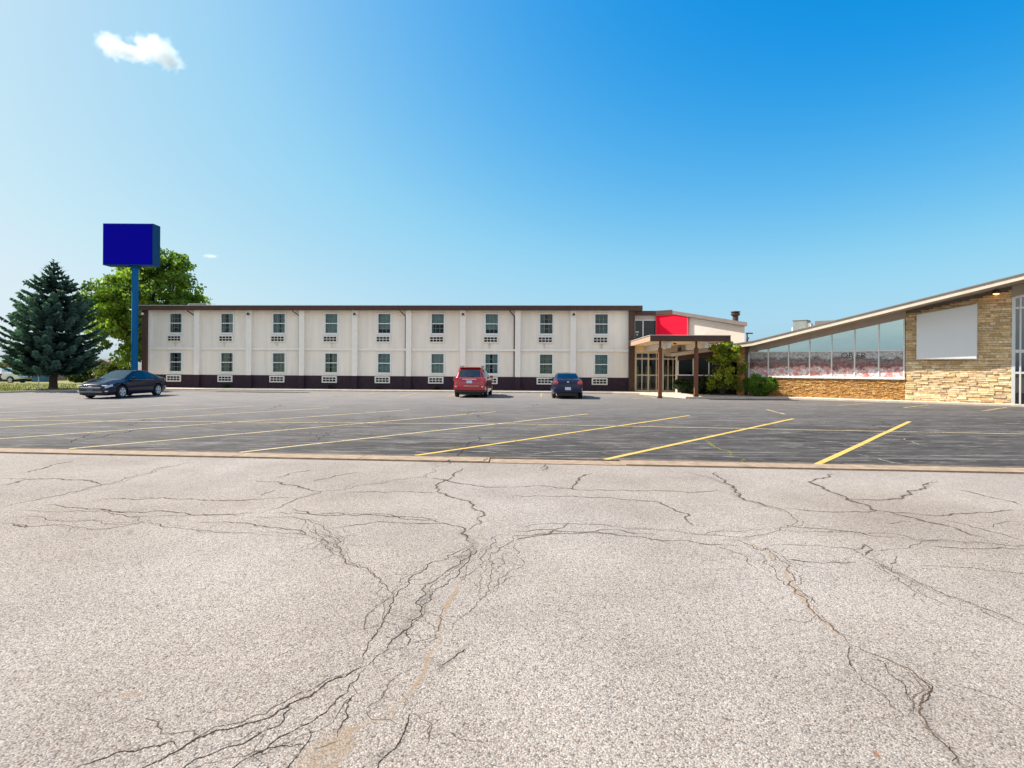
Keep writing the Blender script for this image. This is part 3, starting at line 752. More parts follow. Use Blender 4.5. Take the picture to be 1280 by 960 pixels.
def pleats(mb, x0, x1, y, z0, z1, n, depth=0.03, mi=0):
    P = [(x0 + (x1 - x0) * i / (2 * n), y + (depth if i % 2 else 0)) for i in range(2 * n + 1)]
    for a, b in zip(P, P[1:]): mb.face([(a[0], a[1], z0), (b[0], b[1], z0), (b[0], b[1], z1), (a[0], a[1], z1)], mi)
rgw = random.Random(5)
open_set = {(4, 1): 'gap', (5, 1): 'half', (6, 1): 'gap', (0, 0): 'dark', (1, 0): 'tan', (0, 1): 'dark'}
def make_window(x, z0, z1, style):
    w = WW / 2; zm = (z0 + z1) / 2
    fr = MB()
    t, y0, y1 = .075, -.035, .06
    fr.box(x - w - .05, x - w + t, y0, y1, z0 - .05, z1 + .05); fr.box(x + w - t, x + w + .05, y0, y1, z0 - .05, z1 + .05)
    fr.box(x - w + t, x + w - t, y0, y1, z1 - t, z1 + .05); fr.box(x - w + t, x + w - t, y0 - .02, y1, z0 - .06, z0 + t)
    fr.box(x - w + t, x + w - t, y0 + .03, y1 + .005, zm - .032, zm + .032)
    f = fr.build('window', M['white'], motel)
    mu = MB()
    for k in (1, 2):
        xx = x - w + t + (WW - 2 * t) * k / 3
        mu.box(xx - .009, xx + .009, .030, .044, z0 + t, z1 - t)
    for zz in ((z0 + t + zm) / 2, (z1 - t + zm) / 2): mu.box(x - w + t, x + w - t, .0305, .0435, zz - .009, zz + .009)
    mu.build('muntin', M['muntin'], f)
    p = MB(); p.face([(x - w + t, .05, z0 + t), (x + w - t, .05, z0 + t), (x + w - t, .05, z1 - t), (x - w + t, .05, z1 - t)])
    p.build('pane', M['glass'], f)
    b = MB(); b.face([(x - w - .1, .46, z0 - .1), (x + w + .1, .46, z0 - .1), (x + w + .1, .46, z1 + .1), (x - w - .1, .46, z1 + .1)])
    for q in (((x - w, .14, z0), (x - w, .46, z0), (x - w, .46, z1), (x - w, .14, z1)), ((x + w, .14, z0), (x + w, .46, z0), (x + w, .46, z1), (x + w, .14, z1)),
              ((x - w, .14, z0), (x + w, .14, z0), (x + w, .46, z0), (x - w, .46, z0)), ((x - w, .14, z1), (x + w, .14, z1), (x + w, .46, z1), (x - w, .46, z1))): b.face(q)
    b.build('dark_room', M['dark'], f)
    c = MB(); m = M['curtain']
    if style == 'drawn': m = rgw.choice([M['curtain'], M['curtain'], M['curtain3'], M['curtain3'], M['curtain2'], M['curtain4']])
    if style == 'tan': m = M['curtain2']
    if style == 'dark':
        pleats(c, x + .18, x + w, .17, z0, z1, 5); pleats(c, x - w, x - .34, .17, z0, z1, 3)
    elif style == 'half':
        pleats(c, x - w, x + w, .17, zm + rgw.uniform(-.05, .05), z1, 9); pleats(c, x - w, x - w + .16, .17, z0, zm, 2); pleats(c, x + w - .14, x + w, .17, z0, zm, 2)
    elif style == 'gap':
        pleats(c, x - w, x + w, .17, z0 + .34, z1, 9)
    else:
        g = rgw.choice((0, 0, .03, .08, .16)); s = rgw.uniform(-.15, .2)
        pleats(c, x - w, x + s - g, .17, z0, z1, 6); pleats(c, x + s + g, x + w, .17, z0, z1, 6)
    c.build('curtain', m, f)
def ac_shade(x, z0, z1, hw):  # ragged patch of painted shade under an upper unit
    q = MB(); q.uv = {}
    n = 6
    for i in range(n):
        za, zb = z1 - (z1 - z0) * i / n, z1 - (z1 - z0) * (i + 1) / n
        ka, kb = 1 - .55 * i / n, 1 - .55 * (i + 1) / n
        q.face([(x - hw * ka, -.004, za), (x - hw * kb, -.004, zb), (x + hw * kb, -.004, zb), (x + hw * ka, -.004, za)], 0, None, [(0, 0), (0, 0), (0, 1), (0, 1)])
    q.build('ac_shade_patch', M['ac_shade'], motel)
def make_ac(x, z0, z1):
    w = .56
    b = MB()
    b.box(x - w, x + w, -.10, 0.02, z0, z1); o = b.build('air_conditioner', M['grille'], motel, bevel=0.015)
    g = MB()
    nx, nz = 4, 2
    for i in range(nx):
        for j in range(nz):
            a = x - w + .08 + (2 * w - .16) * i / nx; c = z0 + .07 + (z1 - z0 - .14) * j / nz
            g.box(a + .02, a + (2 * w - .16) / nx - .02, -.106, -.09, c + .022, c + (z1 - z0 - .14) / nz - .022)
    g.build('grille_opening', M['dark'], o)
for i, x in enumerate(win_x):
    for fl, (z0, z1) in ((1, UP), (0, LO)):
        make_window(x, z0, z1, open_set.get((i, fl), 'drawn'))
    if rgw.random() < .75: ac_shade(x - .07 + rgw.uniform(-.15, .15), 3.06 + rgw.uniform(0, .12), 3.47, rgw.uniform(.25, .55))
    make_ac(x - .07, 3.47, 3.98); make_ac(x - .11, 0.54, 1.03)
for i in (0, 2, 4, 6):
    x = pil_x[i] - .26
    mb = MB(); mb.tube([(x - .30, -.50, 5.80), (x - .30, -.50, 5.72), (x - .05, -.12, 5.46), (x, -.06, 5.36), (x, -.06, .14), (x, -.22, .06)], .04, 8)
    mb.build('downspout', M['brown'], motel, smooth=True)
for x in [pil_x[i] + .02 for i in (1, 3, 5, 7)] + [X0 - .18]:
    yb = -.275 if x > X0 else -.305
    mb = MB(); mb.lathe([(.055, 0), (.055, .03)], 'y', (x, yb - .03, 5.50), 10); mb.tube([(x, yb - .03, 5.50), (x, yb - .13, 5.52)], .02, 6)
    lam = mb.build('wall_lamp', M['brown'], motel)
    mb = MB(); mb.lathe([(.03, .10), (.075, .05), (.10, -.04), (.10, -.06), (.02, -.06)], 'z', (x, yb - .16, 5.50), 12)
    mb.build('lamp_shade', M['plastic'] if x > X0 else M['white'], lam, smooth=True)

# ------------------------------------------------------------------ lobby block with entrance doors
lobby = empty('lobby_building', (*mloc(8.7, 0), 0), MA, 'tan stucco lobby block with sloping roof and glass entrance between motel and wing', 'lobby')
LI = lobby.matrix_basis.copy()
LI = Matrix.Translation(Vector((*mloc(8.7, 0), 0))) @ Matrix.Rotation(MA, 4, 'Z')
LINV = LI.inverted()
def lob(x, y, z=0.0): return tuple(LINV @ Vector((x, y, z)))
# entrance wall is local y = -0.15..0, x = 0..3.05
mb = MB()
mb.wall(-.02, 3.05, 0.0, 3.62, [(0.06, 2.98, 0.10, 2.86)], -.12, .10)
mb.build('entrance_wall', M['soffit'], lobby)
mb = MB()
fx = [0.06, .485, .93, 1.49, 1.95, 2.30, 2.64, 2.98]
for k, x in enumerate(fx):
    w = .055 if k in (0, 2, 4, 7) else .03
    mb.box(max(.06, x - w), min(2.98, x + w), -.13, -.05, .10, 2.86)
mb.box(.06, 2.98, -.128, -.052, 2.36, 2.46); mb.box(.06, 2.98, -.128, -.052, 2.78, 2.86); mb.box(.06, 2.98, -.128, -.052, .10, .20); mb.box(.06, 2.98, -.126, -.054, 1.22, 1.29)
door = mb.build('entrance_door', M['alu_cream'], lobby, bevel=0.006)
mb = MB(); mb.face([(.06, -.09, .10), (2.98, -.09, .10), (2.98, -.09, 2.86), (.06, -.09, 2.86)]); mb.build('door_glass', M['glass_clear'], door)
for x in (.90, 1.00, 1.90, 2.0):
    mb = MB(); mb.tube([(x, -.132, .97), (x, -.17, .95), (x, -.17, 1.25), (x, -.132, 1.23)], .014, 6); mb.build('door_handle', M['alu'], door)
# room behind the doors
mb = MB()
mb.box(-.02, 3.4, 5.0, 5.1, 0.0, 3.2); mb.box(-.12, -.02, .0, 5.0, 0, 3.2); mb.box(3.05, 3.15, .0, 5.0, 0, 3.2)
mb.box(-.02, 3.05, 0.0, 5.0, 3.1, 3.2)
mb.build('lobby_room', M['room'], lobby)
mb = MB(); mb.box(.0, 3.05, 0.0, 5.0, .10, .114); mb.build('lobby_floor', M['concrete'], lobby)
mb = MB()
for a, b in ((.15, .55), (.75, .8), (1.05, 1.45), (1.75, 1.8), (2.45, 2.9)): mb.box(a, b, 1.6, 1.66, .12, 2.6 if b - a < .2 else 1.9)
mb.box(.1, 2.95, 1.6, 1.66, 2.45, 2.6); mb.build('inner_screen', M['curtain2'], lobby)
# return wall to the wing
p = [lob(*wloc(-12.95, .02)), lob(*wloc(-12.62, .02))]
# upper storey: short front parallel to the motel, then the long front parallel to the wing
S = Vector((10.25, 40.45, 0)); T = Vector((math.cos(WA), math.sin(WA), 0)); NB = Vector((-T.y, T.x, 0))   # NB points into the building
up = empty_f = None
def ut(t, d, z): q = S + T * t + (NB * d if d < 0 else Vector((0, d, 0))); return lob(q.x, q.y, z)
def rz_(t): return 5.50 if t <= 1.33 else 5.50 - .208 * (t - 1.33)
mb = MB()
sx, sy, _ = lob(S.x, S.y)
ax, ay = -.35, sy + 0.0
tl = [0, 1.33, 6.1]
mb.face([(ax, ay, 3.0), (sx, sy, 3.0), (sx, sy, 5.5), (ax, ay, 5.5)])
for a, b in zip(tl, tl[1:]): mb.face([ut(a, 0, 2.6), ut(b, 0, 2.6), ut(b, 0, rz_(b)), ut(a, 0, rz_(a))])
mb.face([ut(6.1, 0, 2.6), ut(6.1, 7, 2.6), ut(6.1, 7, rz_(6.1)), ut(6.1, 0, rz_(6.1))])
mb.build('upper_wall', M['stucco_tan'], lobby)
mb = MB()   # roof slab following the slope
def slab(t0, t1, d0, d1, za, zb, th):
    i = len(mb.v)
    mb.v += [ut(t0, d0, za), ut(t1, d0, zb), ut(t1, d1, zb), ut(t0, d1, za), ut(t0, d0, za + th), ut(t1, d0, zb + th), ut(t1, d1, zb + th), ut(t0, d1, za + th)]
    for q in ((0, 3, 2, 1), (4, 5, 6, 7), (0, 1, 5, 4), (1, 2, 6, 5), (2, 3, 7, 6), (3, 0, 4, 7)): mb.idx([i + k for k in q])
slab(1.33, 6.35, -.30, 7.0, rz_(1.33), rz_(6.35), .24)
roof2 = mb.build('roof', M['roof_edge'], lobby)
mb = MB()
q0, q1, q2 = ut(1.33, -.30, 0), ut(1.33, 7, 0), ut(.05, -.30, 0)
mb.prism_xy([(ax, ay - .32), (q2[0], ay - .32), (q0[0], q0[1]), (q1[0], q1[1]), (ax, ay + 7)], 5.5, 5.80)
mb.build('fascia', M['brown'], roof2)
mb = MB(); c = ut(5.75, .6, 0)
mb.lathe([(.18, 4.5), (.18, 5.18), (.28, 5.26), (.30, 5.36), (.20, 5.40), (.30, 5.44), (.30, 5.50), (.02, 5.54)], 'z', (c[0], c[1], 0), 14)
mb.build('roof_vent', M['brown'], roof2, smooth=True)
mb = MB(); c = ut(6.3, .1, 0)
mb.tube([(c[0], c[1], 3.1), (c[0], c[1], 3.98)], .05, 8); mb.box(c[0] - .06, c[0] + .34, c[1] - .06, c[1] + .06, 3.98, 4.06)
mb.build('vent_pipe', M['brown'], lobby)
# upper windows
mb = MB()
wx = [ax + .36, ax + .95, sx - .02]
for x in wx: mb.box(x - .035, x + .035, ay - .06, ay - .005, 3.55, 5.2)
mb.box(wx[0] + .035, wx[2] - .035, ay - .06, ay - .005, 5.13, 5.2)
w_ = mb.build('upper_window', M['alu'], lobby)
mb = MB(); mb.face([(wx[0], ay - .02, 3.55), (wx[2], ay - .02, 3.55), (wx[2], ay - .02, 5.17), (wx[0], ay - .02, 5.17)])
mb.build('pane', glass('upper_window_glass', (.10, .14, .16), .8, 1.6), w_)
mb = MB(); mb.box(wx[1] + .04, wx[2] - .04, ay - .014, ay - .006, 3.55, 4.62); mb.build('window_shade', M['dark'], w_)
mb = MB(); mb.box(wx[0] + .08, wx[0] + .30, ay - .016, ay - .008, 4.28, 4.36); mb.box(wx[0] + .15, wx[0] + .23, ay - .016, ay - .008, 4.08, 4.18)
mb.build('lit_fixture', M['lamp_in'], w_)

# red sign fixed to the upper front
rs = empty('wall_sign', tuple(S + T * .04), WA, 'blank bright red sign panel on the tan wall above the entrance canopy', 'sign')
mb = MB(); mb.box(0, 2.36, -.22, -.003, 3.62, 5.50); mb.build('cabinet', M['sign_red_side'], rs, bevel=0.01)
mb = MB(); mb.box(.05, 2.31, -.232, -.221, 3.67, 5.45); mb.build('face', M['sign_red'], rs)

# ------------------------------------------------------------------ canopy
can = empty('entrance_canopy', (*mloc(8.7, -8.0), 0), MA, 'flat entrance canopy with brown fascia and cream underside on brown posts', 'canopy')
# local: x 0..4.45, y 0 (front) .. 7.85 (door wall)
cx0, cx1, cy1 = -.42, 4.06, 7.86
mb = MB(); mb.box(cx0 + .06, cx1 - .06, .06, cy1, 3.30, 3.55); mb.build('roof_slab', M['soffit'], can)
mb = MB(); mb.box(cx0, cx1, -.005, .058, 3.27, 3.60); mb.build('front_fascia', M['brown'], can, bevel=0.006)
mb = MB(); mb.box(cx0, cx0 + .058, .06, cy1, 3.28, 3.56); mb.build('side_fascia', M['peach'], can)
mb = MB(); mb.box(cx1 - .058, cx1, .06, cy1, 3.28, 3.59); mb.build('side_fascia', M['brown'], can)
mb = MB(); mb.box(cx0 - .02, cx1 + .02, -.025, cy1, 3.602, 3.63); mb.build('roof_edge_trim', M['alu'], can)
for x in (.72, 2.86):
    mb = MB(); mb.box(x - .02, x + .20, .75, cy1 - .02, 2.93, 3.298); mb.build('beam', M['white'], can, bevel=0.008)
for x, g in ((.30, 0.0), (2.36, .11)):
    mb = MB(); mb.box(x - .105, x + .105, .68, .90, g, 2.93); mb.box(x - .05, x + .05, .70, .88, 2.93, 3.298)
    po = mb.build('post', M['brown_wood'], can, bevel=0.012)
    mb = MB(); mb.box(x - .125, x + .125, .66, .92, g, g + .12); mb.build('post_foot', M['brown'], po, bevel=0.01)
for x, y in ((1.55, 2.6), (1.35, 4.4), (3.2, 3.0)):
    mb = MB(); mb.lathe([(.07, 3.22), (.10, 3.26), (.10, 3.298)], 'z', (x, y, 0), 12); mb.build('downlight', M['brown'], can, smooth=True)

# ------------------------------------------------------------------ restaurant wing
wing = empty('restaurant_wing', WO, WA, 'low slope-roofed wing with tall glazing over orange stone and a pale ledge stone end wall', 'restaurant')
def eave(t): return 5.10 + .224 * t if t >= -7.5 else 3.42 + .12 * (t + 7.5)
FH = .27
def ov(t): return 1.54 + .084 * max(t, -7.5)                                             # eave overhang, fascia height
GL = [-1.14 * i for i in range(8)]                              # mullions
def head(t): return min(eave(t) - .62, 4.45 + .215 * t)
SILL, TRN = 1.29, 2.77
def stones(mb, x0, x1, z0, z1f, hr, lr, pal, prot, rg, y0=0.0, skip=None):
    z = z0
    while z < max(z1f(x0), z1f(x1)) - .02:
        h = rg.uniform(*hr); x = x0 - rg.uniform(0, lr[0])
        while x < x1 - .01:
            l = rg.uniform(*lr)
            a, b = max(x, x0) + .004, min(x + l, x1) - .004
            top = min(z + h - .006, min(z1f(a), z1f(b)))
            if b - a > .03 and top > z + .02:
                c = pal[min(len(pal) - 1, int(rg.random() ** 1.0 * len(pal)))]
                k = rg.uniform(.84, 1.12)
                p = rg.uniform(*prot)
                tint = tuple(min(1, q * k) for q in c)
                j = [rg.uniform(-.010, .010) for _ in range(8)]
                i = len(mb.v)
                mb.v += [(a, y0 - p + j[0], z + abs(j[4])), (b, y0 - p + j[1], z + abs(j[5])), (b, y0, z), (a, y0, z),
                         (a, y0 - p + j[2], top - abs(j[6])), (b, y0 - p + j[3], top - abs(j[7])), (b, y0, top), (a, y0, top)]
                for q in ((0, 3, 2, 1), (4, 5, 6, 7), (0, 1, 5, 4), (1, 2, 6, 5), (3, 0, 4, 7)): mb.idx([i + n for n in q], 0, tint)
            x += l
        z += h
rs_ = random.Random(21)
STONE = [(.82, .57, .29), (.88, .66, .37), (.72, .49, .23), (.92, .74, .47), (.84, .62, .36), (.64, .43, .23), (.90, .65, .34), (.80, .59, .36), (.72, .54, .34)]
OCHRE = [(.56, .30, .085), (.64, .37, .12), (.48, .23, .06), (.60, .32, .10), (.40, .19, .06), (.66, .42, .18), (.52, .26, .07)]
mb = MB(); stones(mb, 0.06, 4.30, -.02, lambda t: eave(t) - .40, (.065, .15), (.16, .55), STONE, (.02, .075), rs_, 0.02)
mb.build('stone_cladding', M['stone'], wing)
mb = MB(); mb.prism_xz([(0.06, -.05), (4.30, -.05), (4.30, eave(4.3) - .3), (.06, eave(.06) - .3)], .02, .35); mb.build('stone_core', simple('mortar', (.20, .155, .11), .95), wing)
mb = MB(); stones(mb, -7.98, .06, -.02, lambda t: SILL - .07, (.03, .062), (.07, .24), OCHRE, (.01, .05), rs_, 0.02)
mb.build('orange_stone_base', M['brick'], wing)
mb = MB(); mb.box(-7.98, .06, .02, .35, -.05, SILL - .07); mb.build('base_core', simple('dark_mortar', (.12, .075, .04), .95), wing)
# header panels over the glass + solid roof
def band(t0, t1, f0, f1, y0, y1, name, m, parent):
    b = MB(); b.prism_xz([(t0, f0(t0)), (t1, f0(t1)), (t1, f1(t1)), (t0, f1(t0))], y0, y1); return b.build(name, m, parent)
band(-7.98, .06, lambda t: head(t), lambda t: eave(t) - .25, .0, .2, 'header', M['soffit_grey'], wing)
band(4.30, 9.0, lambda t: eave(t) - .85, lambda t: eave(t) - .25, .0, .2, 'header', M['soffit_grey'], wing)
mb = MB()
prof = [-13.4, -7.5, 9.0]
prof[0] = -12.75
def ribbon_solid(mb, d0, d1, a, b):
    """solid following the eave: d0/d1 distance in front of the eave line and depth, a/b heights below and above"""
    i = len(mb.v); n = len(prof)
    for t in prof:
        y0 = -ov(t) + d0; y1 = d1 if d1 > 5 else -ov(t) + d1
        mb.v += [(t, y0, eave(t) + a), (t, y1, eave(t) + a), (t, y1, eave(t) + b), (t, y0, eave(t) + b)]
    for k in range(n - 1):
        p, q = i + 4 * k, i + 4 * (k + 1)
        for j in range(4): mb.idx((p + j, p + (j + 1) % 4, q + (j + 1) % 4, q + j))
    mb.idx((i, i + 3, i + 2, i + 1)); e = i + 4 * (n - 1); mb.idx((e, e + 1, e + 2, e + 3))
ribbon_solid(mb, .05, 9.0, -FH + .03, -.012)
wroof = mb.build('roof', [M['soffit_grey']], wing)
mb = MB(); ribbon_solid(mb, -.01, .047, -FH, -.055)
mb.build('fascia', M['fascia_pale'], wroof)
mb = MB(); ribbon_solid(mb, -.05, .12, -.052, .012); mb.build('roof_edge_trim', M['roof_edge'], wroof)
# rooftop unit and vents
mb = MB(); zb = eave(-5.5) - .05
mb.box(-5.95, -5.15, 1.9, 2.9, zb, zb + .93); ac = mb.build('rooftop_air_conditioner', simple('grey_green_metal', (.22, .25, .24), .5), wroof, bevel=0.015)
mb = MB(); mb.box(-5.97, -5.13, 1.88, 2.92, zb + .935, zb + .97); mb.build('cover', M['roof_edge'], ac)
mb = MB(); mb.box(-6.06, -5.955, 2.1, 2.6, zb + .25, zb + .55); mb.box(-5.145, -4.95, 2.0, 2.6, zb + .25, zb + .78); mb.build('duct', M['white'], ac)
mb = MB(); mb.tube([(-8.3, .6, eave(-8.3) - .05), (-8.3, .6, eave(-8.3) + .28), (-8.2, .5, eave(-8.3) + .36)], .07, 8); mb.build('roof_vent', M['brown'], wroof, smooth=True)
mb = MB(); mb.box(-4.7, -3.3, 1.9, 3.0, eave(-4.7) - .05, eave(-4.0) + .48); mb.build('roof_hatch', M['roof_edge'], wroof)
mb = MB(); mb.tube([(3.55, -.6, eave(3.5) - .05), (3.62, -.6, eave(3.5) + .18), (3.8, -.6, eave(3.8) + .16), (3.86, -.6, eave(3.8) - .02)], .035, 6); mb.build('roof_bracket', M['roof_edge'], wroof)
# glazing: seven bays, each a sky-reflecting upper pane and a printed film below
mb = MB()
for k, t in enumerate(GL):
    w = .035
    mb.box(t - w, t + w, -.05, .06, SILL - .02, head(t) + .01)
mb.box(GL[-1] + .035, GL[0] - .035, -.048, .055, TRN - .032, TRN + .032)
mb.box(-8.02, .05, -.09, .08, SILL - .075, SILL + .03)
fr = mb.build('window_frame', M['white'], wing, bevel=0.004)
def film_mat():
    m, nt, b = new_mat('printed_window_film')
    v = coords(nt); sp = N(nt, 'ShaderNodeSeparateXYZ'); nt.links.new(v, sp.inputs[0])
    x, z = sp.outputs[0], sp.outputs[2]
    cmb = N(nt, 'ShaderNodeCombineXYZ'); nt.links.new(x, cmb.inputs[0]); nt.links.new(z, cmb.inputs[1])
    n1 = noise(nt, 1.25, 6, 0.66, cmb.outputs[0], 0.5); n2 = noise(nt, 7.5, 6, 0.75, cmb.outputs[0], 1.2)
    vo = N(nt, 'ShaderNodeTexVoronoi'); vo.inputs['Scale'].default_value = 6.0; nt.links.new(cmb.outputs[0], vo.inputs['Vector'])
    hz = math_(nt, 'ADD', math_(nt, 'MULTIPLY', math_(nt, 'SUBTRACT', z, SILL), 0.68), math_(nt, 'MULTIPLY', math_(nt, 'SUBTRACT', n1, 0.5), 0.95))
    base = ramp(nt, hz, [(0.0, (.86, .72, .68)), (.26, (.84, .74, .70)), (.36, (.50, .27, .24)), (.43, (.20, .09, .09)), (.60, (.30, .20, .18)), (.68, (.14, .14, .15)), (.80, (.50, .50, .49)), (1.0, (.46, .47, .47))])  # print colours; the pale lower band has the sunlit strip painted in
    det = ramp(nt, n2, [(.36, (.30, .26, .26)), (.47, (.95, .90, .90)), (.60, (1.75, 1.65, 1.65))])
    c = mix(nt, .85, base, det, 'MULTIPLY')
    red = ramp(nt, noise(nt, 2.4, 5, .7, cmb.outputs[0]), [(.49, 0.0), (.55, .9)])
    low = ramp(nt, hz, [(.05, 0.8), (.30, 0.5), (.36, 0.0)])
    c = mix(nt, math_(nt, 'MULTIPLY', red, low), c, (.80, .10, .09))
    cell = ramp(nt, vo.outputs['Distance'], [(.12, (.95, .9, .86)), (.3, (.6, .57, .57))])
    c = mix(nt, .3, c, cell, 'MULTIPLY')
    nt.links.new(c, b.inputs['Base Color']); b.inputs['Roughness'].default_value = .25
    return m
M['film'] = film_mat()
for k in range(7):
    a, b = GL[k + 1] + .035, GL[k] - .035
    mb = MB(); mb.face([(a, 0, TRN + .022), (b, 0, TRN + .022), (b, 0, head(b) + .01), (a, 0, max(TRN + .03, head(a) + .01))])
    mb.build('upper_pane', M['glass_sky'], fr)
    mb = MB(); mb.face([(a, .005, SILL), (b, .005, SILL), (b, .005, TRN - .02), (a, .005, TRN - .02)]); mb.build('lower_pane', M['glass_clear'], fr)
    mb = MB(); mb.face([(a, -.012, SILL + .03), (b, -.012, SILL + .03), (b, -.012, TRN - .02), (a, -.012, TRN - .02)])
    fo = mb.build('window_film', M['film'], fr)
    if k in (1, 2):
        ltr = 'OB' if k == 2 else 'ER'
        cu = bpy.data.curves.new('film_lettering', 'FONT'); cu.body = ltr; cu.size = .44; cu.extrude = .002
        cu.align_x = 'RIGHT' if k == 2 else 'LEFT'
        tob = bpy.data.objects.new('film_lettering', cu); COL.objects.link(tob)
        me = tob.evaluated_get(bpy.context.evaluated_depsgraph_get()).to_mesh().copy() if False else None
        bpy.context.view_layer.update()
        dg = bpy.context.evaluated_depsgraph_get()
        me = bpy.data.meshes.new_from_object(tob.evaluated_get(dg)); bpy.data.objects.remove(tob)
        lo = bpy.data.objects.new('film_lettering', me); COL.objects.link(lo); me.materials.append(M['plastic'])
        lo.parent = fo; lo.rotation_euler = (R(90), 0, 0); lo.location = ((b - .03) if k == 2 else (a + .03), -.016, TRN - .40)
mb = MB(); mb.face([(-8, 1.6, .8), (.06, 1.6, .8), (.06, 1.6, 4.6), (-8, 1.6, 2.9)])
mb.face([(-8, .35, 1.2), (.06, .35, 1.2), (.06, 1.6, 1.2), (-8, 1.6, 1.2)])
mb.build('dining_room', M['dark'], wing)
# stone pier and the darker link towards the lobby
mb = MB(); stones(mb, -.30, .30, -.02, lambda t: 3.0, (.08, .15), (.15, .4), OCHRE, (.02, .05), rs_, -.0)
mb2 = MB(); mb2.v = [(-8.55 - v[1] * 0 + v[0] * 0 - .0, 0, 0) for v in []]
px0, px1, py0, py1 = -8.50, -8.05, -.62, .02
mb = MB()
stones(mb, px0, px1, -.02, lambda t: 3.0, (.07, .15), (.12, .4), OCHRE, (.01, .05), rs_, py0)
side = MB(); stones(side, py0, py1, -.02, lambda t: 3.0, (.07, .15), (.12, .4), OCHRE, (.01, .05), rs_, 0)
off = len(mb.v)
for v in side.v: mb.v.append((px0 + v[1], -(v[0]) + (py0 + py1), v[2]))
for f, t in zip(side.f, side.t): mb.idx([off + k for k in f], 0, t)
mb.box(px0, px1, py0, py1, -.05, 3.02, 0, (.16, .10, .05))
mb.build('stone_pier', M['brick'], wing)
LK = [-8.5, -9.4, -10.5, -11.55, -12.6]
lhead = lambda t: eave(t) - .55
band(-12.65, -8.5, lhead, lambda t: eave(t) - .25, .0, .2, 'header', M['brown'], wing)
mb = MB(); mb.box(-12.65, -8.5, .0, .25, -.05, 1.28); mb.build('link_base', M['plum'], wing)
mb = MB()
for t in LK: mb.box(t - .035, t + .035, -.04, .06, 1.28, lhead(t) + .01)
mb.box(-12.65, -8.5, -.07, .07, 1.262, 1.335)
lf = mb.build('window_frame', M['alu'], wing)
for a, b in zip(LK[1:], LK):
    mb = MB(); mb.face([(a + .035, 0, 1.335), (b - .035, 0, 1.335), (b - .035, 0, lhead(b)), (a + .035, 0, lhead(a))]); mb.build('pane', M['glass_dark'], lf)
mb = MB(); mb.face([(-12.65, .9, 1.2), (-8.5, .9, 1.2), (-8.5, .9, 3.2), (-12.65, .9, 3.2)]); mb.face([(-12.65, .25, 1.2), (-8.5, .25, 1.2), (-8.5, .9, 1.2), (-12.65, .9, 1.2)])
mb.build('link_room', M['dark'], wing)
mb = MB(); mb.box(-12.80, -12.652, -.02, 2.6, -.02, 3.2); mb.build('return_wall', M['alu_cream'], wing)
# tall storefront at the right end
mb = MB()
sf0, sf1 = 4.345, 8.2
hz = lambda t: eave(t) - .80
for t, w in ((4.37, .07), (4.62, .035), (5.6, .05), (6.9, .05)): mb.prism_xz([(t - w, -.02), (t + w, -.02), (t + w, hz(t + w)), (t - w, hz(t - w))], -.06, .08)
for z_, w in ((.06, .06), (1.62, .05), (2.66, .075), (4.75, .05)): mb.box(4.44, 8.2, -.055, .075, z_ - w, z_ + w)
mb.prism_xz([(4.44, hz(4.44) - .10), (8.2, hz(8.2) - .10), (8.2, hz(8.2) + .02), (4.44, hz(4.44) + .02)], -.056, .074)
sf = mb.build('storefront_frame', M['alu'], wing, bevel=0.005)
mb = MB(); mb.face([(4.44, 0, .06), (8.2, 0, .06), (8.2, 0, hz(8.2)), (4.44, 0, hz(4.44))]); mb.build('storefront_glass', M['glass_blue'], sf)
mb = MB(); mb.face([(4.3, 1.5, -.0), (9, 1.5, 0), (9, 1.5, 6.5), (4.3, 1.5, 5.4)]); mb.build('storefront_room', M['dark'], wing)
# soffit lamp, lit
mb = MB(); mb.lathe([(.06, 5.66), (.16, 5.60), (.17, 5.48), (.14, 5.47)], 'z', (3.72, -.30, 0), 14); la = mb.build('wall_lamp', M['brown'], wing, smooth=True)
mb = MB(); mb.lathe([(.03, 5.40), (.11, 5.43), (.13, 5.468)], 'z', (3.72, -.30, 0), 14); mb.build('lamp_bulb', M['lamp_lit'], la, smooth=True)
# blank grey sign on the stone
gs = empty('wall_sign', WO, WA, 'blank pale grey signboard with sloping top edge on the ledge stone wall', 'sign')
mb = MB(); mb.prism_xz([(.56, 2.28), (3.02, 2.28), (3.02, 5.02), (.56, 4.62)], -.32, -.10); mb.build('cabinet', M['white'], gs, bevel=0.012)
mb = MB(); mb.prism_xz([(.60, 2.32), (2.98, 2.32), (2.98, 4.97), (.60, 4.585)], -.332, -.321); mb.build('face', M['sign_grey'], gs)

# ------------------------------------------------------------------ pole sign
ps = empty('pole_sign', (-26.28, 39.6, 0), 0, 'tall blue pole sign with blank navy box panel beside the motel', 'sign')
mb = MB(); mb.lathe([(.205, -.05), (.205, 8.63)], 'z', (0, 0, 0), 20); mb.build('pole', M['pole'], ps, smooth=True)
mb = MB(); mb.box(-1.98, 1.50, -.40, .40, 8.62, 11.5)
cab = mb.build('cabinet', M['sign_side'], ps, bevel=0.02)
mb = MB(); mb.box(-1.92, 1.44, -.418, -.402, 8.68, 11.44); mb.build('face', M['sign_blue'], cab)
mb = MB(); mb.box(-.28, .28, -.28, .28, 8.50, 8.615); mb.build('bracket', M['sign_side'], ps)

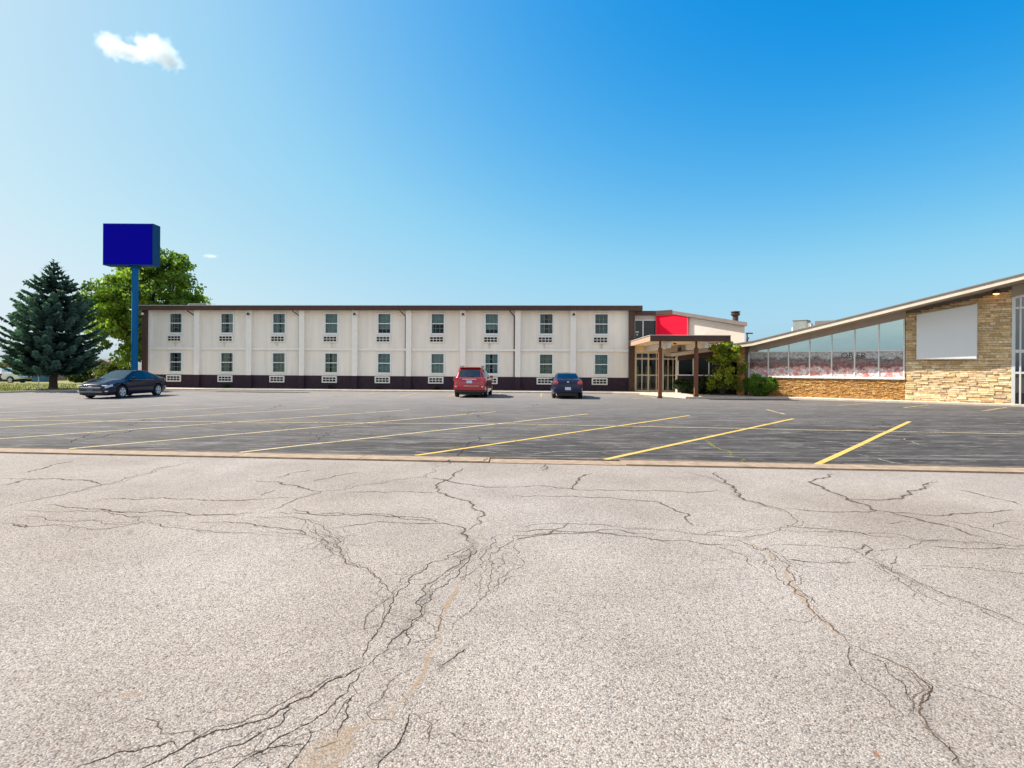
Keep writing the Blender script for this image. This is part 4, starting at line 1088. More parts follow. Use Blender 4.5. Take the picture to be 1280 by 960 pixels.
# ------------------------------------------------------------------ plants
def leaf(mb, p, n, up, s, w, tint):
    """pointed leaf with a fold"""
    side = n.cross(up)
    if side.length < 1e-4: side = Vector((1, 0, 0))
    side.normalize(); u = side.cross(n).normalized()
    mb.face([p - u * s * .5, p + side * w * .5, p + u * s * .5, p - side * w * .5], 0, tint)
def rvec(rg):
    while True:
        v = Vector((rg.uniform(-1, 1), rg.uniform(-1, 1), rg.uniform(-1, 1)))
        if .05 < v.length < 1: return v.normalized()
def clump(mb, c, r, n, rg, s, fl=.8, tint0=None, shell=.55):
    t0 = rg.random() if tint0 is None else tint0
    for _ in range(n):
        d = rvec(rg); q = Vector(c) + Vector((d.x * r[0], d.y * r[1], d.z * r[2])) * (shell + (1 - shell) * rg.random()) * rg.uniform(.75, 1.08)
        nn = (d * .6 + rvec(rg)).normalized()
        ss = s * rg.uniform(.6, 1.3)
        leaf(mb, q, nn, rvec(rg), ss, ss * fl, min(1, max(0, t0 + rg.uniform(-.25, .25))))

def spruce():
    rg = random.Random(31)
    t = empty('spruce_tree', (-30.9, 38.3, .07), 0, 'dark blue green spruce with a broad crown on the lawn beside the lot', 'tree')
    br = MB(); br.tube([(0, 0, -.1), (.02, 0, .25), (0, .02, 1.4), (.03, 0, 4.5), (0, 0, 8.2)], [.30, .24, .21, .13, .02], 12)
    prof = [(1.05, 2.1), (1.5, 2.7), (2.2, 3.0), (3.2, 3.05), (4.2, 2.8), (5.0, 2.5), (5.8, 2.1), (6.5, 1.65), (7.1, 1.15), (7.6, .78), (8.2, .40), (8.6, .14)]
    def hw(z):
        for (a, ra), (b, rb) in zip(prof, prof[1:]):
            if a <= z <= b: return ra + (rb - ra) * (z - a) / (b - a)
        return .1
    mb = MB()
    z = 1.38
    while z < 8.5:
        L0 = hw(z); nb = 13 if z < 6 else 9
        ph = rg.uniform(0, 6.28)
        for k in range(nb):
            a = ph + 2 * math.pi * (k + rg.uniform(-.3, .3)) / nb
            L = .89 * L0 * rg.choice((.72, .85, .95, 1.0, 1.06, 1.12)) * rg.uniform(.92, 1.06)
            d = Vector((math.cos(a), math.sin(a), 0)); sd = Vector((-d.y, d.x, 0))
            lift = .30 if z > 6.5 else (.10 if z > 4 else -.02)
            bt = rg.uniform(0, 1)
            P = []
            for i in range(9):
                s = i / 8
                zz = z + lift * L * s - .22 * L * math.sin(math.pi * min(1, s * 1.0)) * (1 if z < 6 else .4) * .6 + .10 * L * s * s
                P.append(d * (L * s) + Vector((0, 0, zz)))
            br.tube([P[0], P[3], P[6]], [.035, .022, .01], 5)
            nt = max(5, int(L * 11))
            for i in range(nt):
                s = .16 + .84 * (i + rg.random()) / nt
                f = s * 8; j = min(7, int(f)); p = P[j].lerp(P[j + 1], f - j)
                tl = (.16 + .52 * (1 - s) + .10) * min(1, L / 1.8) * rg.uniform(.7, 1.25)
                for sg in (-1, 1):
                    dd = (d * rg.uniform(.55, .95) + sd * sg * rg.uniform(.5, 1.0) + Vector((0, 0, rg.uniform(-.35, .12)))).normalized()
                    e = p + dd * tl
                    w = rg.uniform(.055, .10)
                    up = Vector((0, 0, 1)); sdv = dd.cross(up).normalized()
                    m_ = p.lerp(e, .55)
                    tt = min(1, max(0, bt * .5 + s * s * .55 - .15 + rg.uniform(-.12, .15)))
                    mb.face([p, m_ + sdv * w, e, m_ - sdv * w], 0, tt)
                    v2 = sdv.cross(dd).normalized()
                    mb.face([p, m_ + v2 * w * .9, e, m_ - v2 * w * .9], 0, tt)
                if rg.random() < .6:   # hanging twiglets
                    e = p + Vector((rg.uniform(-.1, .1), rg.uniform(-.1, .1), -rg.uniform(.14, .34)))
                    w = .055; mb.face([p, p.lerp(e, .5) + sd * w, e, p.lerp(e, .5) - sd * w], 0, bt * .5)
                    mb.face([p, p.lerp(e, .5) + d * w, e, p.lerp(e, .5) - d * w], 0, bt * .5)
            e = P[8] + (d * .2 + Vector((0, 0, .06)))
            mb.face([P[7], P[8] + sd * .07, e, P[8] - sd * .07], 0, .9)
        z += rg.uniform(.27, .36)
    for k in range(10):
        a = rg.uniform(0, 6.28); zz = rg.uniform(8.1, 8.6); e = Vector((math.cos(a) * .16, math.sin(a) * .16, zz + .22))
        mb.face([(0, 0, zz), (math.cos(a + 1) * .05, math.sin(a + 1) * .05, zz + .12), e, (0, 0, zz + .16)], 0, .6)
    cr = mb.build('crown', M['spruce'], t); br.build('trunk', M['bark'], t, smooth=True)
spruce()

def broadleaf(name, loc, h, cr, nclump, nleaf, ls, mat, label, group=None, seed=1, base=.22, squash=1.0, trunk_r=.3):
    """trunk with limbs, crown of many leaf clumps filling an uneven envelope"""
    rg = random.Random(seed)
    t = empty(name, loc, 0, label, 'tree', group)
    tr = MB(); tr.tube([(0, 0, -.2), (.05, 0, h * base), (0, .1, h * .55), (.1, 0, h * .85)], [trunk_r, trunk_r * .8, trunk_r * .45, .04], 10)
    mb = MB(); cz = h * (1 + base) / 2 + .1 * h * 0; rz = h * (1 - base) / 2
    for k in range(nclump):
        d = rvec(rg); f = rg.uniform(.35, .93) ** .7
        env = 1 - .25 * max(0, d.z)                     # crown narrows upward
        c = Vector((d.x * cr * f * env, d.y * cr * f * env * squash, cz + d.z * rz * f))
        if c.z < h * base * .9: continue
        r = rg.uniform(.10, .19) * cr
        clump(mb, c, (r * rg.uniform(.9, 1.4), r * rg.uniform(.9, 1.4), r * rg.uniform(.6, .9)), nleaf, rg, ls)
        if k % 3 == 0:
            st = Vector((0, 0, h * rg.uniform(base, .6))); tr.tube([st, st.lerp(c, .5) + Vector((0, 0, -.05 * h * rg.random())), c], [trunk_r * .28, trunk_r * .16, .02], 6)
    tr.build('trunk', M['bark'], t, smooth=True); mb.build('crown', mat, t)
    return t
broadleaf('maple_tree', (-37.0, 58, ground_z(58)), 14.9, 6.2, 270, 135, .34, M['leaf'], 'tall bright green broadleaf tree behind the motel end and pole sign', None, 4, .12, 1.0, .38)

def bush(name, loc, r, h, n, ls, mat, label, seed, group=None, cat='bush', core=True, lumps=16, sq=.9):
    rg = random.Random(seed)
    t = empty(name, loc, 0, label, cat, group)
    mb = MB()
    for k in range(lumps):
        d = rvec(rg); f = rg.uniform(.45, .78)
        c = (d.x * r * f, d.y * r * f * sq, h * .5 + d.z * h * .5 * f)
        q = rg.uniform(.28, .42)
        clump(mb, c, (r * q, r * q, h * .5 * q * 1.1), n, rg, ls, .75, None, .6)
    mb.build('foliage', mat, t)
    st = MB()
    for k in range(5):
        a = rg.uniform(0, 6.28); st.tube([(0, 0, -.05), (math.cos(a) * r * .3, math.sin(a) * r * .3, h * .55)], [.03, .012], 5)
    st.build('stems', M['bark'], t)
    return t
# beds by the wing
bx, by = wloc(-7.0, -1.1)
bush('round_bush', (bx, by, .10), 1.0, 1.42, 420, .095, M['leaf_bush'], 'rounded bright green bush in front of the orange stone base', 3, None, 'bush', True, 26)
tx, ty = wloc(-9.12, -1.5)
def tall_shrub():
    rg = random.Random(9)
    t = empty('tall_shrub', (tx, ty, .10), 0, 'tall yellow green shrub climbing beside the orange stone pier', 'shrub')
    mb = MB(); st = MB()
    for k in range(70):
        z = rg.uniform(.35, 3.25); rr = (.72 + .40 * math.sin(min(1, z / 3.2) * 2.4)) * rg.uniform(.2, 1.0)
        a = rg.uniform(0, 6.28); lean = .34 * (z / 3.2)
        c = (math.cos(a) * rr + lean, math.sin(a) * rr - .15 * lean, z)
        q = rg.uniform(.2, .36)
        clump(mb, c, (q, q, q * .8), 75, rg, .15, .7, None, .5)
        if k % 3 == 0: st.tube([(0, 0, -.05), (c[0] * .4, c[1] * .4, z * .55), c], [.035, .025, .008], 5)
    mb.build('foliage', M['leaf_tall'], t); st.build('stems', M['bark'], t)
tall_shrub()
lowlabs = ['low dark yew shrub nearest the entrance doors', 'low dark yew shrub behind the right canopy post', 'low dark yew shrub right of the canopy post',
           'low dark yew shrub at the foot of the tall yellow green shrub']
for i, (t_, d_, h_) in enumerate(((-12.0, -.75, .95), (-11.2, -.8, 1.15), (-10.6, -.95, 1.2), (-9.9, -1.25, 1.3))):
    x, y = wloc(t_, d_)
    bush('low_shrub', (x, y, .10), .66, h_, 150, .12, M['leaf_dark'], lowlabs[i], 40 + i, 'low shrubs along the dark windows', 'shrub', True, 14)
# weeds at the motel's foot
def weed(x, y, z, s, label, seed):
    rg = random.Random(seed); mb = MB()
    for k in range(60):
        a = rg.uniform(0, 6.28); l = s * rg.uniform(.4, 1); d = Vector((math.cos(a) * .6, math.sin(a) * .6, rg.uniform(.4, 1.3))).normalized()
        p = Vector((rg.uniform(-.1, .1), rg.uniform(-.06, .06), 0)); e = p + d * l; sd = d.cross(Vector((0, 0, 1))).normalized() * .035
        mb.face([p, p.lerp(e, .6) + sd, e, p.lerp(e, .6) - sd], 0, rg.random())
    o = mb.build('weed', M['leaf_dark'], None); o.location = (x, y, z)
    tag(o, label, 'weed', 'weeds along the foot of the motel')
for i, (u, s, lb) in enumerate(((-20.9, .42, 'weed tuft under the second air conditioner from the left'), (-13.1, .40, 'weed tuft under the fourth air conditioner from the left'),
                                (-5.4, .40, 'weed tuft at the motel foot just left of the red car'), (-9.6, .25, 'small weed tuft under the fifth air conditioner from the left'))):
    x, y = mloc(u, -.28); weed(x, y, .11, s, lb, 60 + i)

# ------------------------------------------------------------------ cars
def interp(P, x):
    if x <= P[0][0]: return P[0][1]
    for (a, va), (b, vb) in zip(P, P[1:]):
        if a <= x <= b: return va + (vb - va) * (x - a) / (b - a) if b > a else vb
    return P[-1][1]

def make_car(name, loc, heading, sp, label, cat='car'):
    root = empty(name, loc, heading, label, cat)
    top, belt, wid, roofw, bot = sp['top'], sp['belt'], sp['wid'], sp['roofw'], sp['bot']
    xa = sp['axles']; r = sp['r']; RA = r + .065
    xmin, xmax = top[0][0], top[-1][0]
    xs = {round(xmin + (xmax - xmin) * i / 72, 3) for i in range(73)}
    for lst in (top, belt, wid): xs |= {round(p[0], 3) for p in lst}
    for s in sp['glass']: xs |= {round(s[0], 3), round(s[1], 3)}
    for a in xa: xs |= {round(a + RA * math.cos(k * math.pi / 12), 3) for k in range(13)}
    xs = sorted(x for x in xs if xmin <= x <= xmax)
    rows = []
    for x in xs:
        w = interp(wid, x); zt = interp(top, x); zb = interp(belt, x); z0 = interp(bot, x); wr = min(interp(roofw, x), w * .97)
        for a in xa:
            if abs(x - a) < RA: z0 = max(z0, r + math.sqrt(RA * RA - (x - a) ** 2) * .98)
        zb = max(zb, z0 + .06); zt = max(zt, zb + .015)
        zc = zb - z0
        p3 = (w * .95, zb); p4 = (wr, zt - .035 * (1 if zt - zb > .1 else .3))
        L = lambda f: (p3[0] + (p4[0] - p3[0]) * f, p3[1] + (p4[1] - p3[1]) * f)
        sec = [(w * .93, z0), (w * .985, z0 + .16 * zc), (w, z0 + .50 * zc), (w * .985, z0 + .82 * zc), p3, L(.10), L(.86), p4, (wr * .90, zt - .012 * (1 if zt - zb > .1 else .3)), (wr * .45, zt), (0, zt + .008)]
        rows.append([(x, s[0], s[1]) for s in sec])
    n = len(rows[0])
    parts = {}
    def region(xm, j, zm):
        for g in sp['glass']:
            if g[0] <= xm <= g[1]:
                if g[2] == 'side' and j == 5: return g[3]
                if g[2] == 'top' and j >= 8: return g[3]
        for g in sp.get('regions', []):
            if g[0] <= xm <= g[1] and j in g[2]: return g[3]
        return 'body'
    for A, B in zip(rows, rows[1:]):
        for j in range(n - 1):
            xm = (A[j][0] + B[j][0]) / 2; zm = (A[j][2] + B[j][2]) / 2
            key = region(xm, j, zm)
            for sg in (1, -1):
                q = [(p[0], p[1] * sg, p[2]) for p in (A[j], A[j + 1], B[j + 1], B[j])]
                if sg < 0: q.reverse()
                k2 = (key, sg) if key in ('side_window', 'headlight', 'taillight') else (key, 0)
                if key == 'side_window': k2 = (key, sg, [i for i, g in enumerate(sp['glass']) if g[0] <= xm <= g[1] and g[2] == 'side'][0])
                parts.setdefault(k2, MB()).face(q)
    body = parts[('body', 0)]
    for row, rev in ((rows[0], False), (rows[-1], True)):
        ring = [(p[0], p[1], p[2]) for p in row] + [(p[0], -p[1], p[2]) for p in reversed(row[:-1])]
        if rev: ring.reverse()
        body.face(ring)
    mats = {'body': sp['paint'], 'windshield': M['car_glass'], 'rear_window': M['car_glass'], 'side_window': M['car_glass'], 'headlight': M['lens_clear'],
            'taillight': M['lens_red'], 'grille': M['plastic'], 'trim': M['plastic'], 'roof': sp['paint'], 'bumper': sp['paint']}
    bobj = None
    for k, m_ in parts.items():
        o = m_.build(k[0], mats[k[0]], root, smooth=True, weld=True)
        if k[0] == 'body': bobj = o
    # underbody and cabin
    mb = MB(); ww = max(p[1] for p in wid)
    mb.box(xmin + .25, xmax - .25, -ww * .66, ww * .66, .17, .42); mb.build('underbody', M['plastic'], root)
    mb = MB(); c0, c1 = sp['cabin']
    mb.box(c0, c1, -ww * .78, ww * .78, .42, interp(belt, (c0 + c1) / 2) - .12)
    for sx_ in sp['seats']:
        for sy_ in (-.36, .36): mb.box(sx_ - .10, sx_ + .08, sy_ - .24, sy_ + .24, .6, interp(top, sx_) - .35); mb.box(sx_ - .06, sx_ + .02, sy_ - .12, sy_ + .12, interp(top, sx_) - .35, interp(top, sx_) - .16)
    mb.build('seats', M['seat'], root)
    wy = ww - .12
    for a in xa:
        for sg in (1, -1):
            mb = MB(); mb.lathe([(r * .62, -.10), (r * .96, -.10), (r, -.06), (r, .06), (r * .96, .10), (r * .62, .10)], 'y', (0, 0, 0), 24)
            wh = mb.build('wheel', M['tyre'], root, smooth=True, loc=(a, sg * wy, r))
            mb = MB(); yo = sg * .103
            for k in range(5):
                an = 2 * math.pi * k / 5 + .3
                ca, sa = math.cos(an), math.sin(an)
                pts = [(.05, -.045), (r * .62, -.07), (r * .62, .07), (.05, .045)]
                mb.face([(u * ca - v * sa, yo, u * sa + v * ca) for u, v in pts])
            for k in range(24):
                a0, a1 = 2 * math.pi * k / 24, 2 * math.pi * (k + 1) / 24
                mb.face([(r * .56 * math.cos(a0), yo, r * .56 * math.sin(a0)), (r * .66 * math.cos(a0), yo * 1.1, r * .66 * math.sin(a0)), (r * .66 * math.cos(a1), yo * 1.1, r * .66 * math.sin(a1)), (r * .56 * math.cos(a1), yo, r * .56 * math.sin(a1))])
            mb.face([(.07 * math.cos(k), yo * 1.15, .07 * math.sin(k)) for k in [i * .785 for i in range(8)]])
            mb.face([(r * .6 * math.cos(i * .262), yo * .35, r * .6 * math.sin(i * .262)) for i in range(24)], 1)
            mb.build('rim', [M['rim'], M['plastic']], wh)
    mx_, mz_ = sp['mirror']
    for sg in (1, -1):
        mb = MB(); yb = interp(wid, mx_) * .93
        mb.box(mx_ - .07, mx_ + .07, min(sg * yb, sg * (yb + .20)), max(sg * yb, sg * (yb + .20)), mz_, mz_ + .14)
        mb.build('mirror', sp['paint'], root, bevel=0.03)
    for nm, m_, boxes, bev in sp.get('extra', []):
        for b in boxes:
            mb = MB(); mb.box(*b); mb.build(nm, m_, root, bevel=bev)
    return root, bobj

SEDAN = dict(paint=M['car_navy'], r=.335, axles=(1.42, -1.41), cabin=(-1.5, .9), seats=(.05, -.95), mirror=(.62, .96),
    top=[(-2.46, .62), (-2.43, .92), (-2.36, 1.05), (-1.98, 1.11), (-1.80, 1.13), (-.95, 1.41), (-.55, 1.46), (-.1, 1.465), (.20, 1.42), (1.12, 1.01), (1.55, .95), (2.1, .83), (2.33, .74), (2.43, .60), (2.46, .5)],
    belt=[(-2.46, .55), (-2.43, .80), (-2.3, .97), (-1.8, 1.0), (-.2, .955), (1.0, .90), (1.6, .82), (2.1, .72), (2.35, .62), (2.46, .42)],
    wid=[(-2.46, .58), (-2.40, .72), (-2.1, .85), (-1.5, .92), (1.4, .925), (2.0, .86), (2.25, .76), (2.40, .62), (2.46, .5)],
    roofw=[(-2.46, .50), (-1.8, .68), (-.95, .58), (.2, .60), (1.12, .74), (2.1, .62), (2.46, .4)],
    bot=[(-2.46, .34), (-2.2, .26), (-1.8, .20), (1.9, .19), (2.3, .20), (2.46, .26)],
    glass=[(.27, 1.05, 'top', 'windshield'), (-1.73, -.98, 'top', 'rear_window'), (-.28, .78, 'side', 'side_window'), (-1.22, -.38, 'side', 'side_window')],
    regions=[(2.0, 2.33, (3,), 'headlight'), (2.385, 2.47, (2, 3), 'grille'), (-2.45, -2.15, (3,), 'taillight')],
    extra=[('grille', M['plastic'], [(2.40, 2.462, -.58, .58, .36, .60)], .02), ('trim', M['chrome'], [(2.44, 2.475, -.52, .52, .555, .58), (2.435, 2.47, -.60, .60, .352, .372)], .004),
           ('licence_plate', M['bin'], [(2.465, 2.48, -.16, .16, .40, .51)], 0), ('badge', M['chrome'], [(2.47, 2.486, -.09, .09, .605, .65)], .004),
           ('fog_lamp', M['lens_clear'], [(2.25, 2.35, -.78, -.66, .36, .42), (2.25, 2.35, .66, .78, .36, .42)], .02),
           ('headlight', M['lens_clear'], [(2.20, 2.36, -.76, -.50, .635, .70), (2.20, 2.36, .50, .76, .635, .70)], .03),
           ('window_trim', M['chrome'], [(-1.4, .8, -.893, -.878, .935, .950), (-1.4, .8, .878, .893, .935, .950)], .003)])
make_car('sedan', (-20.75, 31.55, 0), R(-94), SEDAN, 'dark navy sedan parked facing out in front of the pole sign') if False else None
# heading: local +x is the car's front
car1, _ = make_car('sedan', (-21.13, 31.07, 0), R(-92), SEDAN, 'dark navy sedan facing outward in the lot in front of the pole sign')

SUV = dict(paint=M['car_red'], r=.36, axles=(1.45, -1.42), cabin=(-2.0, .9), seats=(.1, -.85, -1.6), mirror=(.62, 1.08),
    top=[(-2.42, .70), (-2.405, 1.02), (-2.36, 1.14), (-2.10, 1.62), (-2.02, 1.70), (-1.2, 1.76), (-.3, 1.775), (.1, 1.72), (1.02, 1.16), (1.5, 1.12), (2.1, 1.02), (2.32, .88), (2.42, .70)],
    belt=[(-2.42, .64), (-2.405, .90), (-2.36, 1.08), (-2.10, 1.11), (-.5, 1.06), (.9, 1.02), (1.6, .98), (2.1, .90), (2.35, .76), (2.42, .60)],
    wid=[(-2.42, .76), (-2.38, .84), (-2.2, .90), (-1.5, .945), (1.4, .95), (2.0, .88), (2.3, .76), (2.42, .62)],
    roofw=[(-2.42, .70), (-2.36, .72), (-2.1, .64), (-1.5, .66), (.1, .66), (1.02, .80), (2.1, .68), (2.42, .5)],
    bot=[(-2.42, .42), (-2.2, .34), (-1.9, .26), (1.9, .24), (2.42, .30)],
    glass=[(.16, .96, 'top', 'windshield'), (-2.345, -2.125, 'top', 'rear_window'), (-.18, .66, 'side', 'side_window'), (-1.12, -.28, 'side', 'side_window'), (-1.95, -1.22, 'side', 'side_window')],
    regions=[(2.05, 2.36, (3,), 'headlight')],
    extra=[('taillight', M['lens_red'], [(-2.39, -2.16, -.905, -.66, .93, 1.14), (-2.39, -2.16, .66, .905, .93, 1.14)], .03),
           ('bumper', M['car_red'], [(-2.50, -2.2, -.88, .88, .42, .70)], .05), ('bumper_valance', M['plastic'], [(-2.46, -2.2, -.84, .84, .30, .42)], .03),
           ('chrome_strip', M['chrome'], [(-2.512, -2.495, -.55, .30, .655, .685)], .004), ('plate_trim', M['chrome'], [(-2.435, -2.40, -.40, .40, 1.025, 1.075)], .008),
           ('licence_plate', M['plate'], [(-2.44, -2.415, -.16, .16, .83, .98)], 0), ('roof_rail', M['plastic'], [(-1.8, -.1, -.62, -.58, 1.77, 1.81), (-1.8, -.1, .58, .62, 1.77, 1.81)], .01),
           ('spoiler', M['car_red'], [(-2.20, -1.98, -.60, .60, 1.68, 1.735)], .02), ('reflector', M['lens_clear'], [(-2.508, -2.48, -.80, -.70, .60, .66), (-2.508, -2.48, .70, .80, .60, .66)], .005),
           ('wiper', M['plastic'], [(-2.345, -2.325, -.25, .12, 1.20, 1.222)], 0)])
make_car('red_suv', (-2.28, 34.55, 0), R(90 - 3), SUV, 'red sport utility vehicle parked nose in at the motel', 'suv')

COMP = dict(paint=M['car_blue'], r=.31, axles=(1.32, -1.30), cabin=(-1.4, .85), seats=(.05, -.85), mirror=(.60, .94),
    top=[(-2.28, .66), (-2.26, .96), (-2.20, 1.07), (-1.75, 1.11), (-1.62, 1.12), (-.90, 1.40), (-.5, 1.45), (0, 1.45), (.2, 1.40), (1.05, 1.0), (1.5, .94), (2.0, .83), (2.2, .72), (2.28, .55)],
    belt=[(-2.28, .60), (-2.26, .86), (-2.15, .99), (-1.6, 1.0), (-.2, .95), (1.0, .89), (1.6, .80), (2.0, .72), (2.2, .62), (2.28, .46)],
    wid=[(-2.28, .66), (-2.22, .76), (-2.0, .83), (-1.4, .86), (1.3, .865), (1.9, .80), (2.15, .70), (2.28, .55)],
    roofw=[(-2.28, .58), (-1.62, .66), (-.9, .55), (.2, .57), (1.05, .70), (2.0, .58), (2.28, .42)],
    bot=[(-2.28, .38), (-2.1, .28), (-1.7, .20), (1.8, .19), (2.28, .26)],
    glass=[(.26, .99, 'top', 'windshield'), (-1.56, -.94, 'top', 'rear_window'), (-.26, .72, 'side', 'side_window'), (-1.12, -.36, 'side', 'side_window')],
    regions=[(1.9, 2.2, (3,), 'headlight')],
    extra=[('taillight', M['lens_red'], [(-2.285, -2.06, -.80, -.52, .80, .98), (-2.285, -2.06, .52, .80, .80, .98)], .05),
           ('bumper', M['car_blue'], [(-2.335, -2.1, -.77, .77, .36, .62)], .06), ('licence_plate', M['plate'], [(-2.345, -2.33, -.155, .155, .50, .66)], 0),
           ('badge', M['chrome'], [(-2.285, -2.268, -.07, .07, .93, .965), (-2.287, -2.27, -.03, .03, .905, .99)], .004), ('wiper', M['plastic'], [(-1.62, -1.55, -.3, .3, 1.125, 1.135)], 0)])
make_car('compact_car', (3.22, 33.72, 0), R(90 - 3), COMP, 'dark blue compact sedan parked nose in at the motel seen from behind')
EDGE = dict(COMP); EDGE['paint'] = M['car_black']
make_car('parked_car', (-36.2, 40.6, ground_z(40.6) + .13), R(12), EDGE, 'black car cut off by the left edge of the photo') if False else None

TRUCK = dict(paint=M['car_silver'], r=.40, axles=(1.75, -1.80), cabin=(-.5, 1.2), seats=(.1,), mirror=(.75, 1.2),
    top=[(-2.85, 1.20), (-2.84, 1.34), (-.72, 1.36), (-.66, 1.50), (-.55, 1.84), (.1, 1.88), (.4, 1.82), (1.15, 1.28), (1.7, 1.22), (2.5, 1.14), (2.72, 1.0), (2.8, .7)],
    belt=[(-2.85, 1.12), (-2.84, 1.30), (-.7, 1.30), (-.6, 1.14), (1.0, 1.12), (2.4, 1.02), (2.8, .6)],
    wid=[(-2.85, .92), (-2.7, .96), (2.2, .96), (2.6, .9), (2.8, .8)],
    roofw=[(-2.85, .90), (-.72, .90), (-.55, .70), (.4, .70), (1.15, .84), (2.5, .8), (2.8, .7)],
    bot=[(-2.85, .55), (-2.3, .46), (2.3, .42), (2.8, .45)],
    glass=[(.45, 1.1, 'top', 'windshield'), (-.40, .80, 'side', 'side_window')], regions=[(2.45, 2.7, (3,), 'headlight')],
    extra=[('bumper', M['chrome'], [(-2.98, -2.84, -.92, .92, .52, .72)], .03), ('taillight', M['lens_red'], [(-2.87, -2.80, -.97, -.86, .88, 1.2), (-2.87, -2.80, .86, .97, .88, 1.2)], .01),
           ('body_stripe', M['bin'], [(-2.7, 2.2, -.972, -.955, 1.18, 1.30)], 0)])
make_car('pickup_truck', (-62.3, 69.5, -.52), R(180), TRUCK, 'white pickup truck with a blue stripe beyond the lawn behind the spruce', 'pickup')
make_car('parked_car', (-42.2, 43.6, ground_z(43.6) + .12), R(188), EDGE, 'black car at the left edge beside the lawn')

# ------------------------------------------------------------------ far left background
def house(loc, rz, w, d, h, rise, label):
    t = empty('house', loc, rz, label, 'house')
    mb = MB(); mb.box(-w / 2, w / 2, -d / 2, d / 2, -.5, h); mb.prism_xz([(-w / 2, h), (w / 2, h), (0, h + rise)], -d / 2 + .01, d / 2 - .01); mb.build('wall', M['house_brick'], t)
    mb = MB()
    for s in (-1, 1):
        a, b = (s * (w / 2 + .4), h - .15), (0, h + rise + .06)
        mb.prism_xz([a, b, (b[0], b[1] + .16), (a[0], a[1] + .16)], -d / 2 - .4, d / 2 + .4)
    mb.build('roof', M['house_roof'], t)
    for x in (-w * .28, w * .22):
        mb = MB(); mb.box(x - .6, x + .6, -d / 2 - .05, -d / 2 + .05, .9, 2.1); wo = mb.build('window', M['house_trim'], t)
        mb = MB(); mb.box(x - .5, x + .5, -d / 2 - .065, -d / 2 - .052, 1.0, 2.0); mb.build('pane', M['car_glass'], wo)
    mb = MB(); mb.box(-.5, .45, -d / 2 - .05, -d / 2 + .03, 0, 2.05); mb.build('door', M['house_trim'], t)
house((-99.2, 118, -1.9), R(-12), 6.2, 9, 2.0, 2.0, 'pinkish brick house with gabled roof seen left of the spruce trunk')
house((-83.0, 118, -1.9), R(15), 10, 10, 2.4, 2.3, 'pinkish brick house with gabled roof behind the pole sign')
mb = MB()
for i in range(14): mb.box(-94.5 + i * .62, -94.5 + i * .62 + .58, 104, 104.05, -1.5, .15 + .03 * (i % 3))
fe = empty('board_fence', (-94, 104, -1.5), 0, 'grey board fence in front of the far brick house', 'fence')
o = mb.build('boards', M['fence'], None); o.location = (94, -104, 1.5); o.parent = fe
mb = MB()
for i in range(4): mb.box(-94.4 + i * 2.8, -94.28 + i * 2.8, 104.06, 104.18, -1.5, .3)
o = mb.build('posts', M['fence'], None); o.location = (94, -104, 1.5); o.parent = fe
dm = empty('waste_bin', (-75.0, 90.5, -1.05), R(10), 'blue waste bin with lid beside the far fence', 'bin')
mb = MB(); mb.prism_xz([(-.85, 0), (.85, 0), (1.0, 1.25), (-1.0, 1.25)], -.6, .6); mb.build('body', M['bin'], dm, bevel=0.03)
mb = MB(); mb.prism_xz([(-1.05, 1.255), (1.05, 1.255), (1.05, 1.33), (-1.05, 1.33)], -.66, .66); mb.build('lid', M['plastic'], dm, bevel=0.02)
mp = empty('marker_post', (-30.95 - .75, 38.1, .07), 0, 'thin pale marker post beside the spruce trunk', 'post')
mb = MB(); mb.tube([(0, 0, -.1), (0, 0, 1.45)], .035, 8); mb.build('shaft', M['alu'], mp); mb = MB(); mb.lathe([(.045, 1.45), (.045, 1.5), (.01, 1.53)], 'z', (0, 0, 0), 8); mb.build('cap', M['white'], mp)
hl = ['yellow green hedge bush behind the spruce trunk on its right', 'large green bush between spruce and pole sign', 'sunlit bush at the base of the pole sign',
      'distant bush behind the sedan hood', 'low bush by the far board fence', 'distant green bush left of the far house']
for i, (x, y, r, h) in enumerate(((-57.5, 75, 2.6, 2.5), (-56.0, 80, 3.4, 3.4), (-41.5, 60, 2.0, 2.6), (-50.5, 72, 2.5, 2.4), (-86, 101, 2.4, 2.4), (-112, 122, 4, 4.5))):
    bush('bush', (x, y, ground_z(y)), r, h, 120, .34, M['leaf_far'], hl[i], 80 + i, 'bushes along the far edge of the lawn', 'bush', False, 22)

